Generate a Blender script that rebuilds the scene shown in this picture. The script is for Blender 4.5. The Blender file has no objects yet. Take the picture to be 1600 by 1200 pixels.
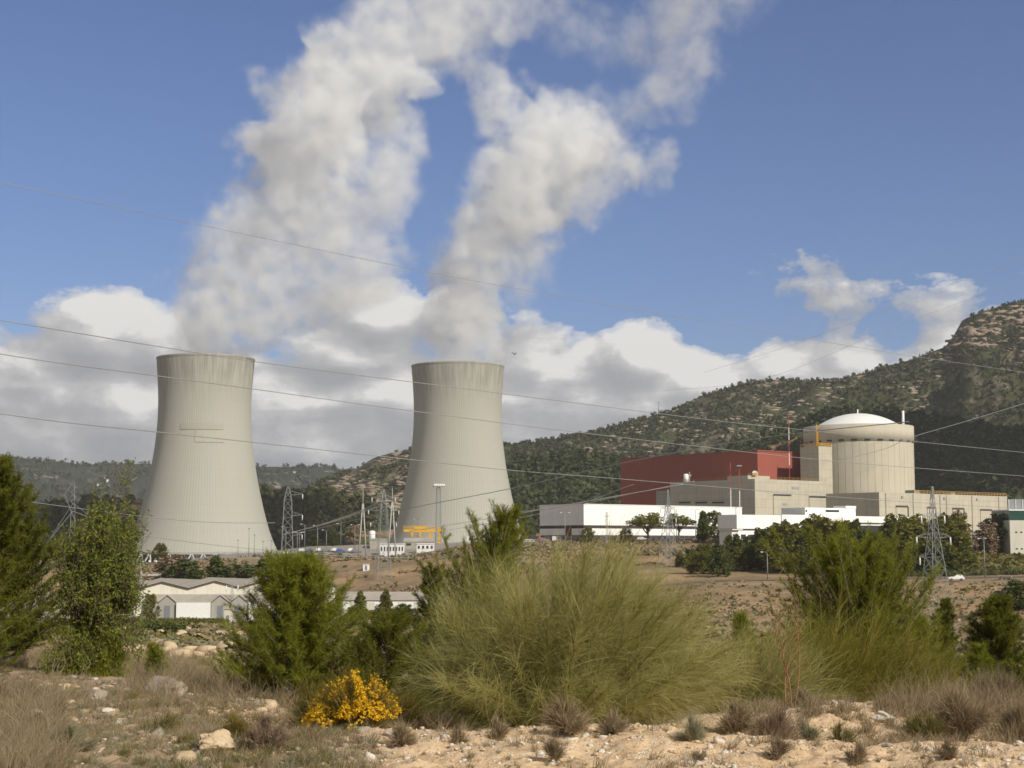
import bpy, math, random
import numpy as np
from mathutils import Vector, Matrix
R = math.radians
SC = bpy.context.scene
COL = SC.collection
# ---------------------------------------------------------------- camera, view, sun
F = 2400.0; HY = 850.0; EZ = 25.0                     # focal length and horizon in photo pixels, eye height in metres
PITCH = math.atan((HY - 600) / F)
CP, SP = math.cos(PITCH), math.sin(PITCH)
cam_data = bpy.data.cameras.new('camera'); cam = bpy.data.objects.new('camera', cam_data); COL.objects.link(cam)
cam_data.sensor_width = 36; cam_data.lens = 36 * F / 1600; cam_data.clip_start = 0.1; cam_data.clip_end = 30000
cam.location = (0, 0, EZ); cam.rotation_euler = (R(90) + PITCH, 0, 0)
SC.camera = cam
SUN_AZ, SUN_EL = R(42), R(34)                          # azimuth to the right of straight behind the camera
SUN = Vector((math.sin(SUN_AZ) * math.cos(SUN_EL), -math.cos(SUN_AZ) * math.cos(SUN_EL), math.sin(SUN_EL)))
sd = bpy.data.lights.new('sun', 'SUN'); sd.energy = 4.3; sd.angle = R(0.5); sd.color = (1.0, 0.94, 0.82)
so = bpy.data.objects.new('sun', sd); COL.objects.link(so); so.rotation_euler = SUN.to_track_quat('Z', 'Y').to_euler()
so.location = (100, -200, 400)
SC.view_settings.view_transform = 'Standard'; SC.view_settings.look = 'None'
SC.view_settings.exposure = 0.13; SC.view_settings.gamma = 1.0
try: SC.view_settings.use_curve_mapping = False
except Exception: pass
SC.render.engine = 'CYCLES'
cy = SC.cycles
cy.max_bounces = 8; cy.diffuse_bounces = 3; cy.glossy_bounces = 2; cy.transmission_bounces = 3
cy.volume_bounces = 7; cy.transparent_max_bounces = 8; cy.volume_step_rate = 1.0; cy.volume_max_steps = 256
cy.use_adaptive_sampling = True; cy.adaptive_threshold = 0.02
cy.use_denoising = True; cy.caustics_reflective = False; cy.caustics_refractive = False
cy.filter_width = 1.6

def P(px, py, D):                                      # the point seen at photo pixel (px, py) at depth D
    r, u = (px - 800) / F, (600 - py) / F
    y = CP - u * SP; z = SP + u * CP
    return Vector((r / y * D, D, z / y * D + EZ))
def KX(px, py=HY): return P(px, py, 1.0).x
def Z(py, D): return P(800, py, D).z
def azel(px, py):
    p = P(px, py, 1.0); x, y, z = p.x, 1.0, p.z - EZ
    return math.atan2(x, y), math.atan2(z, math.hypot(x, y))

# ---------------------------------------------------------------- helpers: nodes
def mat(name, rough=0.85, spec=0.2):
    m = bpy.data.materials.new(name); m.use_nodes = True
    b = m.node_tree.nodes['Principled BSDF']; b.inputs['Roughness'].default_value = rough
    b.inputs['Specular IOR Level'].default_value = spec
    return m, m.node_tree, b
def nd(t, typ, **kw):
    n = t.nodes.new(typ)
    for k, v in kw.items():
        if k.startswith('i_'): n.inputs[k[2:].replace('_', ' ')].default_value = v
        else: setattr(n, k, v)
    return n
def math_n(t, op, a, b=None, c=None, clamp=False):
    n = t.nodes.new('ShaderNodeMath'); n.operation = op; n.use_clamp = clamp
    for i, v in enumerate((a, b, c)):
        if v is None: continue
        if isinstance(v, (int, float)): n.inputs[i].default_value = v
        else: t.links.new(v, n.inputs[i])
    return n.outputs[0]
def mixc(t, fac, a, b, mode='MIX'):
    n = t.nodes.new('ShaderNodeMix'); n.data_type = 'RGBA'; n.blend_type = mode
    for s, v in ((n.inputs[0], fac), (n.inputs[6], a), (n.inputs[7], b)):
        if isinstance(v, (int, float)): s.default_value = v
        elif isinstance(v, (tuple, list)): s.default_value = (*v[:3], 1)
        else: t.links.new(v, s)
    return n.outputs[2]
def ramp(t, fac, stops, interp='LINEAR'):
    n = t.nodes.new('ShaderNodeValToRGB'); n.color_ramp.interpolation = interp
    el = n.color_ramp.elements
    while len(el) < len(stops): el.new(0.5)
    for e, (p, c) in zip(el, stops):
        e.position = p; e.color = (c, c, c, 1) if isinstance(c, (int, float)) else (*c[:3], 1)
    t.links.new(fac, n.inputs[0]); return n.outputs[0]
def noise(t, vec, scale, detail=4, rough=0.55, dist=0.0):
    n = nd(t, 'ShaderNodeTexNoise'); n.inputs['Scale'].default_value = scale; n.inputs['Detail'].default_value = detail
    n.inputs['Roughness'].default_value = rough; n.inputs['Distortion'].default_value = dist
    t.links.new(vec, n.inputs['Vector']); return n.outputs['Fac']
def coords(t, kind='Object', scale=None):
    c = nd(t, 'ShaderNodeTexCoord').outputs[kind]
    if scale:
        m = nd(t, 'ShaderNodeMapping'); m.inputs['Scale'].default_value = scale; t.links.new(c, m.inputs['Vector']); c = m.outputs[0]
    return c
def bump(t, b, h, strength=0.4, dist=0.1):
    n = nd(t, 'ShaderNodeBump'); n.inputs['Strength'].default_value = strength; n.inputs['Distance'].default_value = dist
    t.links.new(h, n.inputs['Height']); t.links.new(n.outputs[0], b.inputs['Normal'])

# ---------------------------------------------------------------- world: sky and clouds
def build_world():
    w = bpy.data.worlds.new('World'); SC.world = w; w.use_nodes = True
    t = w.node_tree; L = t.links
    bg = t.nodes['Background']; bg.inputs['Strength'].default_value = 0.085
    sky = nd(t, 'ShaderNodeTexSky'); sky.sky_type = 'NISHITA'; sky.sun_disc = False
    sky.sun_elevation = SUN_EL; sky.sun_rotation = R(180) - SUN_AZ
    sky.air_density = 1.0; sky.dust_density = 0.4; sky.ozone_density = 2.0; sky.altitude = 400
    # density of the clouds as a group of a direction (azimuth, elevation, 0)
    g = bpy.data.node_groups.new('cloud_density', 'ShaderNodeTree')
    g.interface.new_socket('Vector', in_out='INPUT', socket_type='NodeSocketVector')
    g.interface.new_socket('Density', in_out='OUTPUT', socket_type='NodeSocketFloat')
    gi = g.nodes.new('NodeGroupInput'); go = g.nodes.new('NodeGroupOutput'); V = gi.outputs[0]
    sp = nd(g, 'ShaderNodeSeparateXYZ'); g.links.new(V, sp.inputs[0]); A, E = sp.outputs[0], sp.outputs[1]
    # bank of cumulus: soft step below a rolling upper edge
    blobs = [  # px, py, half width px, half height px, weight
        (160, 525, 115, 85, 1.0), (55, 580, 110, 75, 0.95), (245, 545, 90, 75, 0.85), (-60, 590, 120, 100, .9),
        (600, 490, 95, 62, 0.9), (545, 560, 130, 70, 0.9), (700, 500, 80, 60, .6),
        (1000, 570, 95, 72, 1.0), (900, 585, 95, 75, 0.9), (1080, 600, 110, 70, 0.9), (840, 560, 90, 70, 0.75),
        (1230, 575, 110, 50, 0.9), (1330, 570, 80, 42, .75), (1170, 620, 130, 60, .9), (1570, 500, 60, 32, 0.6), (1480, 540, 60, 40, .6),
        (1700, 470, 110, 60, .8), (1440, 478, 180, 46, 0.17), (1330, 470, 100, 26, 0.12)]
    cur = None
    for px, py, wx, wy, k in blobs:
        a, e = azel(px, py)
        dx = math_n(g, 'MULTIPLY', math_n(g, 'SUBTRACT', A, a), F / wx); dy = math_n(g, 'MULTIPLY', math_n(g, 'SUBTRACT', E, e), F / wy)
        r2 = math_n(g, 'ADD', math_n(g, 'MULTIPLY', dx, dx), math_n(g, 'MULTIPLY', dy, dy))
        v = math_n(g, 'MULTIPLY', math_n(g, 'SUBTRACT', 1.0, math_n(g, 'SQRT', r2)), k)
        cur = v if cur is None else math_n(g, 'SMOOTH_MAX', cur, v, 0.12)
    e0 = azel(800, 552)[1]                               # the unbroken layer towards the horizon
    lay = math_n(g, 'MULTIPLY', math_n(g, 'SUBTRACT', e0, E), 34.0)
    lay = math_n(g, 'MINIMUM', lay, 0.9)
    cur = math_n(g, 'SMOOTH_MAX', cur, lay, 0.15)
    m = nd(g, 'ShaderNodeMapping'); m.inputs['Scale'].default_value = (1, 1.5, 1); g.links.new(V, m.inputs[0])
    n1 = noise(g, m.outputs[0], 17, 11, 0.61, 0.2)
    cur = math_n(g, 'ADD', cur, math_n(g, 'MULTIPLY', math_n(g, 'SUBTRACT', n1, 0.5), 1.7))
    g.links.new(cur, go.inputs[0])
    tc = nd(t, 'ShaderNodeTexCoord').outputs['Generated']
    nrm = nd(t, 'ShaderNodeVectorMath', operation='NORMALIZE'); L.new(tc, nrm.inputs[0])
    s = nd(t, 'ShaderNodeSeparateXYZ'); L.new(nrm.outputs[0], s.inputs[0])
    az = math_n(t, 'ARCTAN2', s.outputs[0], s.outputs[1]); el = math_n(t, 'ARCSINE', s.outputs[2])
    cb = nd(t, 'ShaderNodeCombineXYZ'); L.new(az, cb.inputs[0]); L.new(el, cb.inputs[1])
    def dens(off):
        gn = nd(t, 'ShaderNodeGroup'); gn.node_tree = g
        a = nd(t, 'ShaderNodeVectorMath', operation='ADD'); L.new(cb.outputs[0], a.inputs[0]); a.inputs[1].default_value = off
        L.new(a.outputs[0], gn.inputs[0]); return gn.outputs[0]
    d0, d1 = dens((0, 0, 0)), dens((0.010, 0.017, 0))
    alpha = ramp(t, d0, [(0.0, 0.0), (0.11, 0.6), (0.27, 1.0)], 'EASE')
    edge = math_n(t, 'MULTIPLY', math_n(t, 'SUBTRACT', d0, d1), 1.05)
    # long flat grey streaks in the lower layer
    mp = nd(t, 'ShaderNodeMapping'); mp.inputs['Scale'].default_value = (1, 5.5, 1); L.new(cb.outputs[0], mp.inputs[0])
    st = noise(t, mp.outputs[0], 7.5, 6, 0.5, 0.3)
    low = math_n(t, 'MULTIPLY', math_n(t, 'SUBTRACT', azel(800, 560)[1], el), 9.0, clamp=True)
    shade = math_n(t, 'ADD', math_n(t, 'ADD', 0.50, edge), math_n(t, 'MULTIPLY', math_n(t, 'SUBTRACT', st, 0.5), 1.5))
    shade = math_n(t, 'SUBTRACT', shade, math_n(t, 'MULTIPLY', low, 0.30), clamp=True)
    col = ramp(t, shade, [(0.0, (3.8, 3.85, 4.1)), (0.45, (4.7, 4.73, 4.9)), (0.75, (6.1, 6.1, 6.15)), (1.0, (8.9, 8.75, 8.5))])
    # unseen cloud cover added to the sides and behind, to neutralise the ambient light
    skyc = mixc(t, 1.0, sky.outputs[0], (0.62, 0.70, 0.95), 'MULTIPLY')
    rn = noise(t, nrm.outputs[0], 2.4, 7, 0.55)
    rest = math_n(t, 'MULTIPLY', ramp(t, rn, [(0.40, 0.0), (0.50, 1.0)]), ramp(t, s.outputs[1], [(0.72, 1.0), (0.85, 0.0)]))
    skyc = mixc(t, rest, skyc, (3.1, 3.15, 3.1))
    fin = mixc(t, alpha, skyc, col)
    L.new(fin, bg.inputs['Color'])
    w.cycles.sampling_method = 'MANUAL'; w.cycles.sample_map_resolution = 512
build_world()

# ---------------------------------------------------------------- helpers: mesh building and tagging
def tag(o, label=None, cat=None, group=None, kind=None):
    if label: o['label'] = label
    if cat: o['category'] = cat
    if group: o['group'] = group
    if kind: o['kind'] = kind
    return o
def empty(name, loc, label, cat, group=None, rz=0.0):
    o = bpy.data.objects.new(name, None); COL.objects.link(o); o.location = loc; o.rotation_euler = (0, 0, rz)
    o.empty_display_size = 0.5
    return tag(o, label, cat, group)
def link(name, me, m, parent=None):
    o = bpy.data.objects.new(name, me); COL.objects.link(o)
    if m is not None:
        me.materials.clear(); me.materials.append(m)
    if parent is not None: o.parent = parent
    return o
def np_mesh(name, V, Fq, smooth=False, uv=None):      # V (n,3), Fq (m,k) all faces of k corners
    V = np.asarray(V, dtype=np.float32); Fq = np.asarray(Fq, dtype=np.int32); k = Fq.shape[1]
    me = bpy.data.meshes.new(name); me.vertices.add(len(V)); me.vertices.foreach_set('co', V.ravel())
    me.loops.add(Fq.size); me.loops.foreach_set('vertex_index', Fq.ravel())
    me.polygons.add(len(Fq)); me.polygons.foreach_set('loop_start', np.arange(0, Fq.size, k, dtype=np.int32))
    me.polygons.foreach_set('loop_total', np.full(len(Fq), k, dtype=np.int32))
    if smooth: me.polygons.foreach_set('use_smooth', np.ones(len(Fq), dtype=bool))
    me.update(calc_edges=True); return me
class MB:                                             # collects shapes, builds them as one mesh
    def __init__(s): s.v = []; s.f = []; s.smooth = []
    def add(s, vs, fs, sm=False):
        o = len(s.v); s.v += [tuple(x) for x in vs]; s.f += [tuple(i + o for i in f) for f in fs]; s.smooth += [sm] * len(fs); return s
    def box(s, x0, x1, y0, y1, z0, z1):
        v = [(x, y, z) for z in (z0, z1) for x, y in ((x0, y0), (x1, y0), (x1, y1), (x0, y1))]
        return s.add(v, [(3, 2, 1, 0), (4, 5, 6, 7), (0, 1, 5, 4), (1, 2, 6, 5), (2, 3, 7, 6), (3, 0, 4, 7)])
    def bar(s, a, b, w=0.1, h=None):
        a, b = Vector(a), Vector(b); d = b - a
        if d.length < 1e-6: return s
        h = h or w; d.normalize(); up = Vector((0, 0, 1)) if abs(d.z) < 0.95 else Vector((1, 0, 0))
        x = d.cross(up).normalized(); y = x.cross(d).normalized()
        v = [p + x * (i * w / 2) + y * (j * h / 2) for p in (a, b) for i, j in ((-1, -1), (1, -1), (1, 1), (-1, 1))]
        return s.add(v, [(3, 2, 1, 0), (4, 5, 6, 7), (0, 1, 5, 4), (1, 2, 6, 5), (2, 3, 7, 6), (3, 0, 4, 7)])
    def tube(s, pts, rs, n=8, cap=True):
        pts = [Vector(p) for p in pts]; rs = [rs] * len(pts) if isinstance(rs, (int, float)) else rs
        vs = []; fs = []; px = None
        for i, p in enumerate(pts):
            d = (pts[min(i + 1, len(pts) - 1)] - pts[max(i - 1, 0)]).normalized()
            if px is None:
                px = d.cross(Vector((0, 0, 1)) if abs(d.z) < 0.9 else Vector((1, 0, 0))).normalized()
            x = (px - d * px.dot(d)).normalized(); px = x; y = d.cross(x)
            vs += [p + (x * math.cos(2 * math.pi * k / n) + y * math.sin(2 * math.pi * k / n)) * rs[i] for k in range(n)]
        for i in range(len(pts) - 1):
            for k in range(n): a = i * n + k; b = i * n + (k + 1) % n; fs.append((a, b, b + n, a + n))
        if cap: fs += [tuple(range(n - 1, -1, -1)), tuple(range((len(pts) - 1) * n, len(pts) * n))]
        return s.add(vs, fs, True)
    def lathe(s, prof, n=32, a0=0.0, a1=2 * math.pi, c=(0, 0)):
        full = abs(a1 - a0 - 2 * math.pi) < 1e-6; m = n if full else n + 1; vs = []; fs = []
        for r, z in prof:
            for k in range(m):
                a = a0 + (a1 - a0) * k / n; vs.append((c[0] + r * math.cos(a), c[1] + r * math.sin(a), z))
        for i in range(len(prof) - 1):
            for k in range(n):
                k2 = (k + 1) % m; a, b = i * m + k, i * m + k2; fs.append((a, b, b + m, a + m))
        return s.add(vs, fs, True)
    def prism(s, poly, z0, z1):                       # poly counter-clockwise in plan
        n = len(poly); v = [(x, y, z0) for x, y in poly] + [(x, y, z1) for x, y in poly]
        f = [tuple(range(n - 1, -1, -1)), tuple(range(n, 2 * n))] + [(i, (i + 1) % n, (i + 1) % n + n, i + n) for i in range(n)]
        return s.add(v, f)
    def ball(s, c, r, sub=1, sq=(1, 1, 1)):
        t = (1 + 5 ** .5) / 2
        v = [Vector(x).normalized() for x in ((-1, t, 0), (1, t, 0), (-1, -t, 0), (1, -t, 0), (0, -1, t), (0, 1, t), (0, -1, -t), (0, 1, -t), (t, 0, -1), (t, 0, 1), (-t, 0, -1), (-t, 0, 1))]
        f = [(0, 11, 5), (0, 5, 1), (0, 1, 7), (0, 7, 10), (0, 10, 11), (1, 5, 9), (5, 11, 4), (11, 10, 2), (10, 7, 6), (7, 1, 8), (3, 9, 4), (3, 4, 2), (3, 2, 6), (3, 6, 8), (3, 8, 9), (4, 9, 5), (2, 4, 11), (6, 2, 10), (8, 6, 7), (9, 8, 1)]
        for _ in range(sub):
            cache = {}; nf = []
            def mid(i, j):
                k = (min(i, j), max(i, j))
                if k not in cache: v.append(((v[i] + v[j]) / 2).normalized()); cache[k] = len(v) - 1
                return cache[k]
            for a, b, c_ in f:
                x, y, z = mid(a, b), mid(b, c_), mid(c_, a); nf += [(a, x, z), (b, y, x), (c_, z, y), (x, y, z)]
            f = nf
        return s.add([(c[0] + q.x * r * sq[0], c[1] + q.y * r * sq[1], c[2] + q.z * r * sq[2]) for q in v], f, True)
    def mesh(s, name):
        me = bpy.data.meshes.new(name); me.from_pydata(s.v, [], s.f); me.update()
        me.polygons.foreach_set('use_smooth', s.smooth); return me
    def build(s, name, m, parent=None, bev=0.0):
        o = link(name, s.mesh(name), m, parent)
        if bev:
            b = o.modifiers.new('bevel', 'BEVEL'); b.width = bev; b.segments = 1; b.limit_method = 'ANGLE'
        return o
def copy_tree(o, parent=None):
    c = o.copy(); COL.objects.link(c)
    if parent is not None: c.parent = parent
    for ch in o.children: copy_tree(ch, c)
    return c

# value noise for terrain (numpy)
_rs = np.random.RandomState(7); _lat = _rs.rand(256, 256).astype(np.float64)
def vnoise(x, y):
    xi = np.floor(x).astype(int); yi = np.floor(y).astype(int); fx = x - xi; fy = y - yi
    fx = fx * fx * (3 - 2 * fx); fy = fy * fy * (3 - 2 * fy)
    a = _lat[xi & 255, yi & 255]; b = _lat[(xi + 1) & 255, yi & 255]; c = _lat[xi & 255, (yi + 1) & 255]; d = _lat[(xi + 1) & 255, (yi + 1) & 255]
    return (a * (1 - fx) + b * fx) * (1 - fy) + (c * (1 - fx) + d * fx) * fy
def fbm(x, y, oct=5, gain=0.5):
    s = 0; a = 1; t = 0
    for i in range(oct): s = s + a * vnoise(x * 2 ** i + 17.3 * i, y * 2 ** i + 5.1 * i); t += a; a *= gain
    return s / t - 0.5
# ---------------------------------------------------------------- terrain: one sheet
TPX = np.array([-3000, -600, 0, 200, 400, 500, 600, 800, 1000, 1150, 1300, 1450, 1600, 2200, 4600], float)
def zrow(*v): return list(v)
TAB = [  # depth, then height relative to the eye at each column of TPX
 (0.3,  [-1.62] * 15),
 (8.0,  [-1.60, -1.60, -1.60, -1.60, -1.60, -1.60, -1.60, -1.60, -1.60, -1.60, -1.60, -1.60, -1.60, -1.6, -1.6]),
 (11.0, [-1.62, -1.62, -1.62, -1.62, -1.63, -1.62, -1.60, -1.58, -1.58, -1.58, -1.60, -1.62, -1.64, -1.6, -1.6]),
 (13.2, [-1.70, -1.70, -1.68, -1.68, -1.70, -1.68, -1.60, -1.56, -1.57, -1.60, -1.66, -1.66, -1.66, -1.6, -1.6]),
 (14.2, [-1.75, -1.75, -1.72, -1.72, -1.76, -1.76, -1.72, -1.68, -1.70, -1.78, -1.86, -1.84, -1.80, -1.7, -1.7]),
 (16.0, [-1.80, -1.80, -1.76, -1.76, -1.84, -1.90, -1.95, -1.95, -1.90, -1.80, -1.72, -1.78, -1.84, -1.8, -1.8]),
 (17.5, [-1.86, -1.86, -1.82, -1.82, -1.92, -2.05, -2.2, -2.2, -2.1, -1.90, -1.78, -1.88, -1.95, -1.9, -1.9]),
 (20.0, [-1.95, -1.95, -1.90, -1.92, -2.05, -2.3, -2.5, -2.5, -2.5, -2.4, -2.4, -2.5, -2.5, -2.2, -2.2]),
 (30.0, [-2.30, -2.30, -2.40, -2.45, -2.80, -3.2, -3.7, -4.0, -4.0, -4.0, -4.0, -4.0, -3.8, -3.5, -3.5]),
 (60.0, [-4.00, -4.00, -4.10, -4.20, -4.80, -5.5, -6.5, -7.0, -7.0, -7.0, -7.0, -7.0, -6.5, -6, -6]),
 (120.0,[-7.60, -7.60, -7.70, -7.80, -8.50, -9.0, -10, -11, -11, -11, -11, -11.5, -11, -10, -10]),
 (250.0,[-14.5, -14.5, -14.5, -14.5, -15.0, -15.5, -16, -16, -15, -13.5, -14.5, -18.2, -15.0, -12, -12]),
 (330.0,[-17.5, -17.5, -17.5, -17.5, -17.8, -18.0, -18, -18, -15, -12.5, -14.0, -17.4, -13.5, -11, -11]),
 (385.0,[-19.8, -19.8, -19.8, -19.8, -19.8, -19.6, -19, -18, -13, -10.7, -11.8, -12.4, -11.0, -10, -10]),
 (424.0,[-19.8, -19.8, -19.8, -19.8, -19.8, -19.6, -19, -17, -11.5, -10.2, -9.8, -9.9, -9.6, -9.3, -9]),
 (440.0,[-19.8, -19.8, -19.8, -19.8, -19.8, -19.6, -19, -16, -11, -9.9, -9.7, -9.6, -9.2, -9, -9]),
 (500.0,[-19.8, -19.8, -19.8, -19.8, -19.8, -19.6, -18, -11, -7.5, -6.5, -6.3, -6.3, -5.8, -5, -5]),
 (530.0,[-18.0, -18.0, -18.0, -18.5, -18.5, -17.5, -14, -6.0, -4.5, -3.5, -3.5, -4.6, -5.2, -4, -4]),
 (560.0,[-14.0, -14.0, -14.0, -14.0, -13.5, -12.5, -8.5, -2.0, -1.0, 0.0, 0.0, -2.0, -4.2, -3, -3]),
 (575.0,[-12.0, -12.0, -12.0, -11.0, -10.0, -9.5, -6.3, 0.3, 0.8, 1.2, 1.2, 0.0, -2.0, -2, -2]),
 (600.0,[-10.0, -10.0, -10.0, -7.8, -5.0, -4.2, -5.3, 1.0, 1.2, 1.2, 1.2, 1.2, 1.2, 1.2, 1.2]),
 (640.0,[-8.5, -8.5, -8.5, -8.2, -4.0, -1.0, 0.0, 1.0, 1.2, 1.2, 1.2, 1.2, 1.2, 1.2, 1.2]),
 (780.0,[-9.0, -9.0, -9.0, -10.6, -4.4, -1.0, 0.0, 1.0, 1.2, 1.2, 1.2, 1.2, 1.2, 1.2, 1.2]),
 (900.0,[-14, -14, -14, -14.8, -14.8, -8.0, -8.0, -6.0, 1.0, 1.2, 1.2, 1.2, 1.2, 1.2, 1.2]),
 (1150.,[-11, -11, -11, -11.0, -9.0, -6.0, -8.0, -6.0, 2.0, 3.0, 4.0, 5.0, 6.0, 6, 6]),
 (1400.,[-8, -8, -8, -8, -6, -4, -4, 0, 4, 8, 8, 8, 8, 8, 8]),
 (2500.,[0] * 15), (14000., [-10] * 15)]
TD = np.log(np.array([r[0] for r in TAB])); TZ = np.array([r[1] for r in TAB], float)
def ground_base(X, Y):
    Y = np.maximum(Y, 0.31); px = 800 + X / Y * F * 1.0054
    px = np.clip(px, TPX[0], TPX[-1]); ld = np.clip(np.log(Y), TD[0], TD[-1])
    i = np.clip(np.searchsorted(TPX, px) - 1, 0, len(TPX) - 2); j = np.clip(np.searchsorted(TD, ld) - 1, 0, len(TD) - 2)
    a = (px - TPX[i]) / (TPX[i + 1] - TPX[i]); b = (ld - TD[j]) / (TD[j + 1] - TD[j])
    a = a * a * (3 - 2 * a)
    return (TZ[j, i] * (1 - a) + TZ[j, i + 1] * a) * (1 - b) + (TZ[j + 1, i] * (1 - a) + TZ[j + 1, i + 1] * a) * b
def ground_z(X, Y):
    X = np.asarray(X, float); Y = np.asarray(Y, float); z = ground_base(X, Y)
    near = np.clip((Y - 6) / 4, 0, 1) * np.clip((60 - Y) / 40, 0, 1)
    z = z + near * (0.20 * fbm(X * 0.7, Y * 0.7, 3) + 0.11 * fbm(X * 3.1, Y * 3.1, 4, 0.6) + 0.06 * fbm(X * 11, Y * 11, 3, 0.7))
    mid = np.clip((Y - 18) / 40, 0, 1) * np.clip((395 - Y) / 60, 0, 1)
    z = z + mid * (3.0 * fbm(X * 0.03, Y * 0.03, 5) * np.clip(Y / 200, .2, 1) + 0.5 * fbm(X * 0.25, Y * 0.25, 4))
    far = np.clip((Y - 505) / 10, 0, 1) * np.clip((600 - Y) / 20, 0, 1)
    z = z + far * (1.6 * fbm(X * 0.08, Y * 0.05, 5, 0.6))
    return z + EZ
def GZ(x, y): return float(ground_z(x, y))
def G(px, D, py=HY):
    x = KX(px, py) * D; return Vector((x, D, GZ(x, D)))

def foliage_mat(name, c1, c2, c3=None, trans=0.25, rough=0.6, scale=0.6, isl=0.5):
    m, t, b = mat(name, rough, 0.15)
    n = noise(t, coords(t, 'Object'), scale, 3)
    col = mixc(t, ramp(t, n, [(0.35, 0.0), (0.65, 1.0)]), c1, c2)
    ri = nd(t, 'ShaderNodeNewGeometry').outputs['Random Per Island']
    col = mixc(t, math_n(t, 'MULTIPLY', ri, isl), col, c3 or tuple(x * 1.7 for x in c2))
    t.links.new(col, b.inputs['Base Color'])
    tr = nd(t, 'ShaderNodeBsdfTranslucent'); t.links.new(col, tr.inputs[0])
    ms = nd(t, 'ShaderNodeMixShader'); ms.inputs[0].default_value = trans
    t.links.new(b.outputs[0], ms.inputs[1]); t.links.new(tr.outputs[0], ms.inputs[2])
    t.links.new(ms.outputs[0], t.nodes['Material Output'].inputs[0]); return m

def ground_material():
    m, t, b = mat('ground', 0.95, 0.1); L = t.links
    at = nd(t, 'ShaderNodeAttribute', attribute_name='zone'); s = nd(t, 'ShaderNodeSeparateColor'); L.new(at.outputs['Color'], s.inputs[0])
    c = coords(t, 'Object')
    big = noise(t, c, 0.5, 5, 0.6); fine = noise(t, c, 9.0, 6, 0.7); mid = noise(t, c, 2.2, 5, 0.65); far = noise(t, c, 0.045, 7, 0.62)
    sand = mixc(t, ramp(t, mid, [(0.35, 0.0), (0.65, 1.0)]), (0.56, 0.37, 0.21), (0.68, 0.50, 0.32))
    sand = mixc(t, ramp(t, fine, [(0.4, 0.0), (0.7, 0.6)]), sand, (0.76, 0.60, 0.42))
    soil = mixc(t, ramp(t, mid, [(0.35, 0.0), (0.7, 1.0)]), (0.20, 0.14, 0.085), (0.40, 0.285, 0.18))
    soil = mixc(t, ramp(t, fine, [(0.45, 0.0), (0.68, 0.8)]), soil, (0.30, 0.255, 0.205))
    soil = mixc(t, ramp(t, big, [(0.48, 0.0), (0.6, 0.75)]), soil, (0.50, 0.36, 0.23))
    vo = nd(t, 'ShaderNodeTexVoronoi'); vo.inputs['Scale'].default_value = 17; L.new(c, vo.inputs['Vector'])
    peb = ramp(t, vo.outputs['Distance'], [(0.22, 1.0), (0.3, 0.0)]); pv = nd(t, 'ShaderNodeSeparateColor'); L.new(vo.outputs['Color'], pv.inputs[0])
    peb = math_n(t, 'MULTIPLY', peb, math_n(t, 'GREATER_THAN', pv.outputs[0], 0.72))
    near = mixc(t, s.outputs[0], soil, sand)
    near = mixc(t, math_n(t, 'MULTIPLY', peb, 0.8), near, (0.60, 0.53, 0.44))
    earth = mixc(t, ramp(t, far, [(0.42, 0.0), (0.60, 1.0)]), (0.23, 0.17, 0.105), (0.40, 0.27, 0.155))
    e2 = noise(t, coords(t, 'Object', (1, 0.4, 1)), 0.35, 6, 0.65)
    earth = mixc(t, ramp(t, e2, [(0.5, 0.0), (0.7, 0.6)]), earth, (0.13, 0.11, 0.06))
    col = mixc(t, s.outputs[1], near, earth)
    grav = mixc(t, far, (0.26, 0.24, 0.22), (0.36, 0.33, 0.29))
    col = mixc(t, s.outputs[2], col, grav)
    L.new(col, b.inputs['Base Color'])
    h = math_n(t, 'ADD', math_n(t, 'MULTIPLY', fine, 0.6), math_n(t, 'ADD', mid, math_n(t, 'MULTIPLY', peb, 0.5)))
    bump(t, b, h, 1.0, 0.06); return m

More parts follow.
